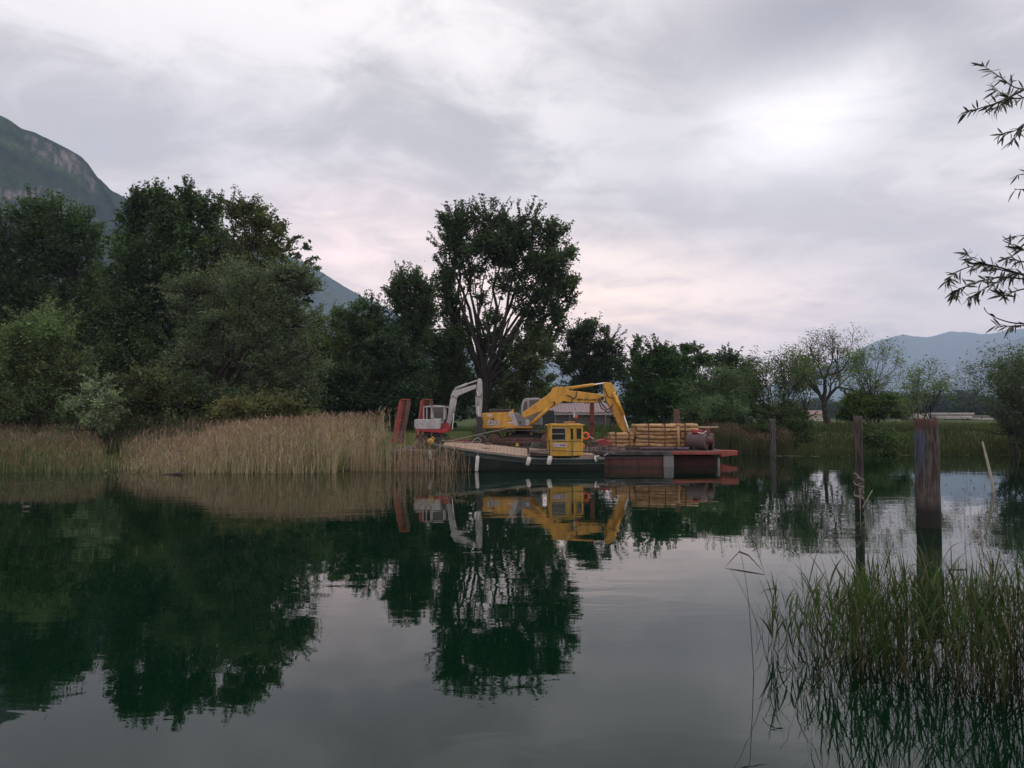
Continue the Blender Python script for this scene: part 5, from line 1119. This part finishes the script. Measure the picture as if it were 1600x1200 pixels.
MB().tube(railpath(-.26, .02, .22), .025, 5).build('lower_strake', RAILG, boat)
V = []; Fs = []
for i in range(ns+1):
    s = i/ns; b_ = beam(max(s, .012)); z = sheer(s)-.06
    V += [(xa+(xb-xa)*s, yc-b_*.97, z), (xa+(xb-xa)*s, yc, z+.05), (xa+(xb-xa)*s, yc+b_*.97, z)]
for i in range(ns):
    for j in (0, 1): Fs.append((i*3+j, (i+1)*3+j, (i+1)*3+j+1, i*3+j+1))
MB().add(V, Fs).build('deck', mat('boat_deck', (.15,.13,.12), .85, var=.3, scale=3), boat)
# raised plank foredeck, planks across
npk = 24; xs0, xs1 = WX(692, 36.6), WX(827, 36.0)
for i in range(npk):
    s0 = i/npk; s1 = (i+.94)/npk; xq0, xq1 = xs0+(xs1-xs0)*s0, xs0+(xs1-xs0)*s1; q = []
    for xq in (xq0, xq1):
        s = (xq-xa)/(xb-xa); z = sheer(s)+.02; bb = beam(max(s, .02))*.96; q += [(xq, yc-bb, z+.03), (xq, yc+bb*.9, z+.10+.16*min(1, max(0, s-.05)*4))]
    dzp = .002*((i*7) % 5); V = [(a, b_, c+dzp) for a, b_, c in q]+[(a, b_, c-.05) for a, b_, c in q]
    MB().add(V, [(0,2,3,1), (4,5,7,6), (0,4,6,2), (1,3,7,5), (0,1,5,4), (2,6,7,3)]).build('deck_plank', PLANK, boat)
mb = MB(); 
for s in (.30, .45, .6): 
    x = xa+(xb-xa)*s
mb = MB(); mb.prism([(905,714),(912,709.5),(930,710.5),(936,714.5),(905,716)], 36.2, 38.2, 36.4); mb.build('aft_deck', PLANK, boat, bevel=.02)
mb = MB(); mb.prism([(828,702.5),(858,705.5),(858,710),(828,707)], 36.3, 38.4, 36.3); mb.build('midship_deck', mat('mid_deck', (.28,.21,.17), .85, var=.3, scale=6), boat, bevel=.02)
# yellow cabin: ground plan with an angled front corner
zb_, zt_ = WZ(712.5, 36.1), WZ(665.5, 36.1)
plan = [(WX(857.5, 36.0), 36.0), (WX(888.5, 35.9), 35.9), (WX(896.5, 36.2), 36.2), (WX(911, 36.7), 36.75), (WX(911, 36.7), 38.2), (WX(858, 36.0), 38.3)]
cab = None
def planprism(mb, plan, z0, z1, sc=1.0):
    cx = sum(p[0] for p in plan)/len(plan); cy = sum(p[1] for p in plan)/len(plan); n = len(plan)
    P = [(cx+(p[0]-cx)*sc, cy+(p[1]-cy)*sc) for p in plan]
    return mb.add([(x, y, z0) for x, y in P]+[(x, y, z1) for x, y in P], [tuple(range(n-1, -1, -1)), tuple(range(n, 2*n))]+[(i, (i+1) % n, (i+1) % n+n, i+n) for i in range(n)])
zs = WZ(689.5, 36.1)   # sill
lo = planprism(MB(), plan, zb_, zs).build('cabin_side', YELC, boat, bevel=.015)
# walls above the sill: posts, header
up = MB()
def wallseg(a, b_, wins, z0, z1, parentmb, glass):
    a = Vector((*a, 0)); b_ = Vector((*b_, 0)); d = (b_-a); L = d.length; d.normalize(); nrm = Vector((d.y, -d.x, 0)); th = .05
    ang = math.atan2(d.y, d.x); rot = Matrix.Rotation(ang, 3, 'Z')
    def seg(s0, s1, za, zc_):
        c = a+d*((s0+s1)/2*L)-nrm*(th/2); parentmb.box((c.x, c.y, (za+zc_)/2), ((s1-s0)*L, th, zc_-za), rot)
    prev = 0
    for (s0, s1) in wins: seg(prev, s0, z0, z1); prev = s1
    seg(prev, 1, z0, z1)
    for (s0, s1) in wins:
        seg(s0, s1, z0, z0+.05); seg(s0, s1, z1-.09, z1)
        c = a+d*((s0+s1)/2*L)-nrm*(th*.6); glass.append(((c.x, c.y, (z0+z1)/2), ((s1-s0)*L, .012, z1-z0), rot, (s1-s0)*L, nrm, a+d*((s0+s1)/2*L)))
gl = []
pp = plan+[plan[0]]
W_ = [[(.13, .86)], [(.2, .92)], [(.20, .82)], [(.15, .45), (.55, .85)], [(.2, .8)], [(.2, .8)]]
for i in range(6): wallseg(pp[i], pp[i+1], W_[i], zs, zt_, up, gl)
ho2 = up.build('cabin_wall', YELC, boat)
for i, (c, d_, rot, w_, nrm, ctr) in enumerate(gl):
    MB().box(c, d_, rot).build('window', GLASS, ho2)
    fr = MB(); z0, z1 = zs+.05, zt_-.09; t3 = rot @ Vector((1, 0, 0)); ce = Vector((ctr.x, ctr.y, 0))+nrm*.012
    for sgn in (-1, 1): fr.box(ce+t3*sgn*(w_/2-.015)+Vector((0, 0, (z0+z1)/2)), (.03, .03, z1-z0), rot)
    for z in (z0+.01, z1-.01): fr.box(ce+Vector((0, 0, z)), (w_, .03, .03), rot)
    if i == 0: fr.box(ce+Vector((0, 0, (z0+z1)/2+.01)), (w_, .03, .025), rot)
    fr.build('window_frame', mat('frame_pale', (.42,.38,.33), .5) if i in (0,) else YELC, ho2)
rf = planprism(MB(), plan, zt_, zt_+.06, 1.09); cx = sum(p[0] for p in plan)/6; cy = sum(p[1] for p in plan)/6
planprism(rf, plan, zt_+.06, zt_+.10, .9); rf.build('cabin_roof', YELC, boat, bevel=.02)
mb = MB(); mb.tube([W(855,663.5,36.2), W(880,661.5,36.3), W(900,664,36.6)], .018, 5); mb.tube([W(862,665,36.4), W(862,661.8,36.4)], .015, 4); mb.tube([W(886,665,36.2), W(886,660.8,36.2)], .02, 4); mb.build('roof_rail', DARK, boat)
MB().box((W(890,664,36.9).x, 36.9, zt_+.16), (.5, .3, .09)).build('roof_vent', mat('vent_dull', (.30,.14,.07), .7), boat, bevel=.02)
SGN = mat('sign_white', (.55,.52,.55), .5)
sg = MB().box((W(874.5,695.6,35.86).x, 35.915, WZ(695.6, 35.9)), (.64, .02, .165)).build('name_plate', SGN, boat)
MB().box((W(868.5,695.6,35.86).x, 35.90, WZ(695.4, 35.9)), (.25, .01, .10)).build('violet_panel', mat('plate_violet', (.42,.33,.46), .6), sg)
text('8 384', .12, (W(879,695.6,35.88).x, 35.893, WZ(695.8, 35.9)), mat('letter_dark', (.06,.045,.07), .6), sg, sx=.98, bold=.005)
# mast with small flag and light
ms = thing('mast', (W(898,663,37.3).x, 37.3, zt_), 'thin dark mast with pale pennant and red lamp above the cabin', 'mast')
MB().tube([W(898,664,37.3), W(898.5,637,37.3)], [.02, .014], 6).build('pole', DARK, ms)
MB().prism([(896.8,644),(898.4,640),(898.4,653),(895.5,652)], 37.26, 37.28, 37.3).build('pennant', mat('pennant_pale', (.5,.52,.5), .8), ms); MB().sphere(W(900.6,651.5,37.2), .085).build('lamp', mat('lamp_red', (.45,.03,.04), .4), ms, smooth=True)
# guard rails
for i, (u, va, vb) in enumerate(((825,699,712),(859,688,716),(862,662,712.5),(894.5,690,719),(928,690,717))):
    MB().tube([W(u,vb,35.75), W(u-(.8 if i < 4 else 0),va,35.75)], .026, 5).build('stanchion', RAILG if i != 2 else YELC, boat)
mb = MB(); mb.tube([W(825,700,35.75), W(859,689,35.75), W(894,690,35.75), W(928,690.5,35.75), W(946,693,36.4)], .016, 4); mb.build('guard_wire', DARK, boat)
mb = MB(); mb.tube([W(825,706,35.75), W(859,703.5,35.75), W(894,705.2,35.75), W(928,706,35.75)], .014, 4); mb.build('guard_wire', DARK, boat)
mb = MB()
for k_ in range(5): 
    ce = W(838, 699, 36.8); mb.tube([ce+Vector((math.cos(a)*(.3-.03*k_), math.sin(a)*(.3-.03*k_), .02+.045*k_+.03*math.sin(3*a))) for a in np.linspace(0, 6.3, 14)], .025, 5)
tag(recenter(mb.build('rope_coil', mat('rope_green', (.10,.11,.09), .9))), 'coil of dark rope on the boat deck left of the yellow cabin', 'rope')
# railing aft between boat and barge
mb = MB()
for u in (915, 922, 934, 942, 951): mb.tube([W(u,716,38.2), W(u,694,38.2)], .022, 5)
for v in (696, 701, 706): mb.tube([W(911,v,38.2), W(956,v+.5,38.2)], .018, 5)
rl = mb.build('guard_rail', RAILG); tag(recenter(rl), 'dark three-bar rail between yellow cabin and red barge hull', 'railing')
# fenders
fg = 'white fenders hung along the green boat'
for i, (ut, vt_, ub, vb_, rad_, lab) in enumerate(((746.5,712,744.5,737,.088,'long white fender nearest the reeds, touching the water'), (827.5,714.5,824,727,.10,'white fender hanging slanted left of the yellow cabin'), (860,712.5,857,726,.11,'white fender hanging right under the cabin corner'), (671,704,673,718,.07,'white fender on the bow half hidden in reeds'))):
    Yf = 35.5 if i else 35.6; Yf = 36.9 if i == 3 else Yf; a, b_ = W(ut, vt_, Yf), W(ub, vb_, Yf); t = thing('fender', tuple(b_), lab, 'fender', fg)
    MB().tube([a, a.lerp(b_, .08), a.lerp(b_, .92), b_], [rad_*.6, rad_, rad_, rad_*.6], 12).build('body', FEND, t, smooth=True)
    MB().tube([a, a+Vector((.02, .05, .28))], .012, 4).build('rope', ROPE, t)
mb = MB(); mb.tube([W(929,712,35.8), W(929.5,717,35.7), W(932,721,35.7)], [.035, .05, .03], 6); mb.tube([W(929,714,35.8), W(936,712,36)], .02, 5); tag(recenter(mb.build('mooring_rope', FEND)), 'pale knotted rope end hanging over the stern of the green boat', 'rope')
t = thing('buoy', tuple(W(675,695,36.9)), 'yellow float hanging on the bow beside the white excavator', 'buoy'); MB().sphere(W(673,690,36.9), .17, sc=(1,1,.9)).build('float', mat('float_yellow', (.62,.36,.04), .5, var=.2, dirt=(.25,.13,.04), dirt_amt=.6), t, smooth=True); MB().tube([W(673,687,36.9), W(676,682.5,36.9), W(679,686,36.9)], .04, 6).build('strap', mat('float_strap', (.5,.3,.05), .6), t)
# deck bits
t = thing('buoy', tuple(W(914,690,39.8)), 'orange life buoy propped beside the yellow cabin', 'buoy')
mb = MB(); ce = W(915,681,39.8)
mb.tube([ce+Vector((math.cos(a)*.16, .04*math.sin(a), math.sin(a)*.16)) for a in np.linspace(0, 2*math.pi, 16)], .055, 6); mb.build('ring', ORNG, t, smooth=True); MB().bar(W(918,680,39.8), W(928,686,39.8), .05).build('handle', FEND, t)
MB().sphere(W(910.5,697,36.9), .1, sc=(1,1,1.3)).build('float', ORNG, thing('buoy', tuple(W(910.5,702,36.9)), 'small orange float on the right cabin wall', 'buoy'), smooth=True)
t = thing('winch', tuple(W(942,697,40.4)), 'red winch on deck between the cabin and the low log bundle', 'winch')
MB().prism([(932,688),(944,686),(953,690),(954,697),(932,697)], 40.2, 41.0, 40.4).build('housing', REDM, t, bevel=.04); MB().tube([W(925,692,40.1), W(934,692,40.1)], .12, 10).build('drum', RUST, t); MB().tube([W(944,686,40.2), W(948,683,40.2)], .04, 6).build('handle', REDM, t)
for i, (u0_, u1_, v_, hh_, nm, lab, m_) in enumerate(((946,965,699,.13,'beam','pale squared timber lying on deck edge under the low log bundle', mat('old_timber', (.22,.15,.13), .9, var=.3)), (797,845,694,.16,'beam','rusty steel beam lying in front of the yellow excavator tracks', RUST))):
    o = MB().box(((WX(u0_, 39.5)+WX(u1_, 39.5))/2, 39.45, .9+hh_/2+.01), (WX(u1_, 39.5)-WX(u0_, 39.5), .2, hh_)).build(nm, m_, bevel=.01); tag(recenter(o), lab, 'beam')
o = MB().tube([W(808,697,39.3), W(808,692.5,39.3)], [.09, .06], 8).build('bollard', mat('float_yellow', (.62,.36,.04))); tag(recenter(o), 'little yellow bollard in front of the excavator tracks', 'bollard')
o = MB().prism([(756,693.5),(764,692),(768,693),(766,695),(758,695)], 36.6, 37.0, 36.8).build('sack', mat('sack_olive', (.12,.095,.04), .9)); o.location.z += .0; tag(recenter(o), 'small olive rag lying on the plank foredeck', 'rag')

mb = MB(); mb.tube([W(703,689,36.6), W(760,676,38.5), W(800,668,41)], .012, 4); mb.tube([W(690,688,37), W(735,691,38.6), W(748,690,40)], .014, 4); mb.tube([W(944,712,36.4), W(952,707,38.8), W(962,709,38.9)], .02, 5)
tag(recenter(mb.build('mooring_rope', ROPE)), 'thin mooring lines running from the green boat to the barge', 'rope')
for i, (u_, v_, Yq, sx_, sy_, sz_, nm, lab, m_) in enumerate(((968, 700, 39.6, .55, .35, .16, 'crate', 'flat pale crate on deck edge below the low log bundle', mat('crate_pale', (.24,.19,.17), .85, var=.3)), (884, 690, 40.5, .7, .5, .3, 'tool_box', 'dark tool chest on the barge hidden behind the cabin windows', DARK), (1068, 699, 39.5, .5, .3, .14, 'tool_box', 'low violet-grey box beside the brown tank', mat('box_violet', (.07,.05,.075), .7)), (735, 694, 40.0, .5, .4, .2, 'crate', 'rust-brown box on deck under the white arm', RUST))):
    t = thing(nm, (WX(u_, Yq), Yq, .9), lab, nm.replace('_', ' ')); MB().box((WX(u_, Yq), Yq, .9+sz_/2), (sx_, sy_, sz_)).build('body', m_, t, bevel=.015); MB().box((WX(u_, Yq), Yq, .9+sz_+.015), (sx_+.03, sy_+.03, .03)).build('lid', m_, t)
# ------------------------------------------------------------------ things on the water
mb = MB(); a = W(252, 744.5, 33.8); WL3 = Vector((0, 0, WL)); mb.tube([(a.x, 33.8, .0), (a.x+.5, 33.8, .02), (a.x+.85, 33.8, .05), (a.x+1.0, 33.8, .0)], [.02, .05, .09, .05], 7); mb.tube([(a.x+.8, 33.8, .03), (a.x+.95, 33.8, .22)], [.05, .02], 5)
mb.v = [(p[0], p[1], p[2]+WL) for p in mb.v]; tag(recenter(mb.build('driftwood', mat('wet_wood', (.05,.03,.025), .7))), 'dark reddish driftwood lying in the water at the foot of the tan reeds', 'driftwood')
mb = MB(); a = W(18, 758, 29); b_ = W(104, 755, 30); mb.tube([(a.x, a.y, .005), ((a.x+b_.x)/2, 29.6, .015), (b_.x, b_.y, .0)], .018, 4); mb.v = [(p[0], p[1], p[2]+WL) for p in mb.v]; tag(recenter(mb.build('floating_stem', mat('dry_stem', (.13,.105,.065)))), 'long thin dry reed stem floating off the left shore', 'reed stem')
t = thing('bird', tuple(W(40, 799, 21.2)), 'tiny dark grebe swimming alone near the left edge', 'bird')
c = W(40, 799, 21.2); c.z = .02+WL
mb = MB(); mb.sphere(c+Vector((.01, 0, .025)), .075, 12, 8, (1.5, .8, .62)); mb.tube([c+Vector((-.06, 0, .04)), c+Vector((-.085, 0, .11)), c+Vector((-.09, 0, .15))], [.028, .018, .02], 8); mb.sphere(c+Vector((-.098, 0, .16)), .026, 8, 6, (1.25, .9, .9)); mb.tube([c+Vector((.10, 0, .04)), c+Vector((.15, 0, .055))], [.03, .008], 6)
mb.build('body', mat('feather', (.07,.06,.045), .8, var=.3), t, smooth=True); MB().tube([c+Vector((-.125, 0, .158)), c+Vector((-.165, 0, .152))], [.009, .002], 5).build('beak', mat('beak', (.25,.2,.12)), t)
mb = MB(); r = np.random.default_rng(12)
for i in range(46):
    x = r.uniform(17, 38)**1.0; y = float(shore(np.array([x]))[0])-r.uniform(.1, 2.2); mb.tube([(x, y, .006), (x+r.uniform(.15, .6), y+r.uniform(-.25, .25), .008)], r.uniform(.006, .018), 4)
mb.v = [(p[0], p[1], p[2]+WL) for p in mb.v]; tag(mb.build('flotsam', mat('flotsam', (.13,.115,.08), .9)), 'pale line of floating stems along the far right shore', kind='stuff')

# ------------------------------------------------------------------ overhanging willow at the right
wil = thing('willow_tree', (7.4, 4.3, GZ(7.4, 4.3)), 'near willow reaching in from the right with dark leafy twigs', 'tree')
WY = 4.5; segs = []; rr = np.random.default_rng(101)
OUT = []
tk = np.array([(7.4, 4.3, .3), (7.3, 4.3, 1.4), (7.0, 4.35, 2.6), (6.9, 4.4, 4.0), (6.6, 4.4, 5.6)])
segs.append((tk, np.array((.24, .2, .17, .13, .08))))
lv = {'big': []}
def px(pts, dy=0.0):
    return np.array([np.array(W(u, v, WY+dy*(i+1)/len(pts))) for i, (u, v) in enumerate(pts)])
twigs = [  # (points from outside the frame inward, dy, leaves)
 ([(1700,120),(1640,138),(1600,140),(1582,136),(1560,118),(1532,100)], .3, 26), ([(1600,140),(1585,148),(1560,160),(1535,168),(1508,175)], .1, 34), ([(1640,140),(1610,150),(1590,155),(1570,150),(1550,135)], -.1, 30),
 ([(1600,140),(1578,150),(1563,165),(1550,172)], -.2, 20), ([(1660,190),(1620,196),(1600,197),(1580,207),(1562,211)], .2, 16), ([(1640,180),(1605,190),(1588,205),(1582,222)], 0, 10),
 ([(1660,260),(1620,268),(1600,272),(1588,274)], .1, 7), ([(1660,290),(1620,294),(1598,296),(1586,296)], 0, 5),
 ([(1720,440),(1640,438),(1600,428),(1572,424),(1545,416),(1516,404),(1512,396)], .2, 40), ([(1640,438),(1600,436),(1570,432),(1545,436),(1520,443),(1496,452),(1490,462)], 0, 46), ([(1600,430),(1570,420),(1540,412),(1515,416),(1492,426),(1478,440)], -.15, 44),
 ([(1650,440),(1610,432),(1590,425),(1570,436),(1550,445),(1530,455),(1512,468)], .1, 34), ([(1650,400),(1620,395),(1600,390),(1586,388),(1575,376)], .25, 22), ([(1650,420),(1610,410),(1590,408),(1578,400),(1570,404)], .15, 20),
 ([(1640,450),(1605,450),(1585,455),(1572,462),(1560,458)], -.2, 26), ([(1650,360),(1620,366),(1600,368),(1584,369)], 0, 10),
 ([(1660,500),(1620,504),(1598,506),(1578,504),(1556,497),(1541,488),(1538,480)], .1, 3), ([(1660,520),(1620,512),(1600,508),(1575,510),(1556,509)], .05, 22)]
for ti, (pts, dy, nl) in enumerate(twigs):
    P = px(pts, dy); k = np.linspace(0, len(P)-1, len(P)*3); P = np.stack([np.interp(k, np.arange(len(P)), P[:, i]) for i in range(3)], 1); P[1:-1] = (P[:-2]+P[1:-1]+P[2:])/3
    segs.append((P, np.linspace(.0065, .0016, len(P))))
    for j in range(int(nl*1.35)):
        s = rr.uniform(.22, 1.0)**.8*(len(P)-1); p = np.array([np.interp(s, np.arange(len(P)), P[:, i]) for i in range(3)])
        i0 = min(int(s), len(P)-2); d = P[i0+1]-P[i0]; d /= np.linalg.norm(d)+1e-9
        lv['big'].append((p, d*.8+rr.normal(0, .62, 3)+np.array((0, 0, -.6*rr.random())), ti))
for (z, u_, v_, Yt_) in ((4.6, 1700, 120, 4.7), (3.4, 1720, 440, 4.6), (4.2, 1660, 190, 4.6), (3.9, 1660, 260, 4.6), (3.0, 1660, 500, 4.6), (3.8, 1660, 290, 4.5), (3.6, 1650, 400, 4.6), (3.5, 1650, 360, 4.5), (3.1, 1660, 520, 4.55)):
    b_ = np.array(W(u_, v_, Yt_-.1)); a = np.array((6.95-.05*(z-3), 4.38, z-.3)); t_ = np.linspace(0, 1, 14)[:, None]; Pl = a*(1-t_)+b_*t_+np.array((0, .12, .22))*np.sin(np.pi*t_)+np.cumsum(rr.normal(0, .012, (14, 3)), 0)*np.sin(np.pi*t_)
    segs.append((Pl, np.linspace(.035, .0065, 14)))
    for kq in range(12):        # side twigs with their leaves, beyond the picture's edge
        s0 = rr.uniform(.1, 1.0); p0_ = np.array([np.interp(s0, t_[:, 0], Pl[:, i]) for i in range(3)]); dq = rr.normal(0, .5, 3)+np.array((-.2, .1, .1)); dq /= np.linalg.norm(dq); ln = rr.uniform(.2, .55)
        if (p0_+dq*ln)[0] < .667*(p0_+dq*ln)[1]+.12: continue
        tq = np.linspace(0, 1, 6)[:, None]; Q = p0_+dq*ln*tq+np.array((0, 0, -.25))*tq**2*ln; segs.append((Q, np.linspace(.006, .0015, 6)))
        for jq in range(16):
            sq = rr.uniform(.1, 1); OUT.append((np.array([np.interp(sq, tq[:, 0], Q[:, i]) for i in range(3)]), dq+rr.normal(0, .6, 3)+np.array((0, 0, -.4))))
V, Fq = tubes_mesh(segs, 5); fast('trunk', V, Fq, BARK, wil, smooth=True)
lm = []
LFM = mat('willow_leaf', (.030,.042,.026), .5, var=.35, scale=2)
for kx in range(4):
    L = .078; us_ = np.linspace(0, 1, 7); wdt = .0066*np.sin(np.pi*us_)**.8*(1-.3*us_)+.0003; bend = (.10+.12*kx)*L
    Vv = [(L*u, -w_, -bend*u*u) for u, w_ in zip(us_, wdt)]+[(L*u, w_, -bend*u*u) for u, w_ in zip(us_, wdt)]
    me = bpy.data.meshes.new('leaf'); me.from_pydata(Vv, [], [(j, j+1, j+8, j+7) for j in range(6)]); me.materials.append(LFM); lm.append(me)
for q, (p, d, ti) in enumerate(lv['big']):
    if q < 300 or True:
        pass
allv = lv['big']; 
def leaf_rot(d): 
    qt = Vector(d).normalized().to_track_quat('X', 'Z'); return qt @ Matrix.Rotation(rr.uniform(-1.5, 1.5), 3, 'X').to_quaternion()
order = sorted(range(len(allv)), key=lambda i: 0 if (800+F*allv[i][0][0]/allv[i][0][1]) < 1600 else 1)
rest = MB()
for c_, i in enumerate(order):
    p, d, ti = allv[i]; q = leaf_rot(d); s = rr.uniform(.55, 1.1)
    if c_ < 300:
        o = link('leaf', lm[int(rr.integers(4))], wil); o.location = Vector(p)-ORG[wil]; o.rotation_mode = 'QUATERNION'; o.rotation_quaternion = q; o.scale = (s, s, s)
    else:
        me = lm[0]; M = q.to_matrix(); rest.add([M @ (v_.co*s)+Vector(p) for v_ in me.vertices], [tuple(f.vertices) for f in me.polygons])
# the rest of the crown, outside the picture
for p, d in OUT:
    M = leaf_rot(d).to_matrix(); sc_ = rr.uniform(.7, 1.2); rest.add([M @ (v_.co*sc_)+Vector(p) for v_ in lm[int(rr.integers(4))].vertices], [tuple(f.vertices) for f in lm[0].polygons])
for c_ in range(900):
    z = rr.uniform(2.6, 6.2); a = rr.uniform(0, 6.28); rad_ = rr.uniform(.2, 1.5); p = Vector((7.0+rad_*math.cos(a), 4.3+rad_*math.sin(a), z)); 
    if p.x < .667*p.y+1.9: continue
    M = leaf_rot(rr.normal(0, 1, 3)+np.array((0, 0, -.6))).to_matrix(); rest.add([M @ (v_.co*1.3)+p for v_ in lm[1].vertices], [tuple(f.vertices) for f in lm[1].polygons])
rest.build('foliage', LFM, wil, kind='stuff')
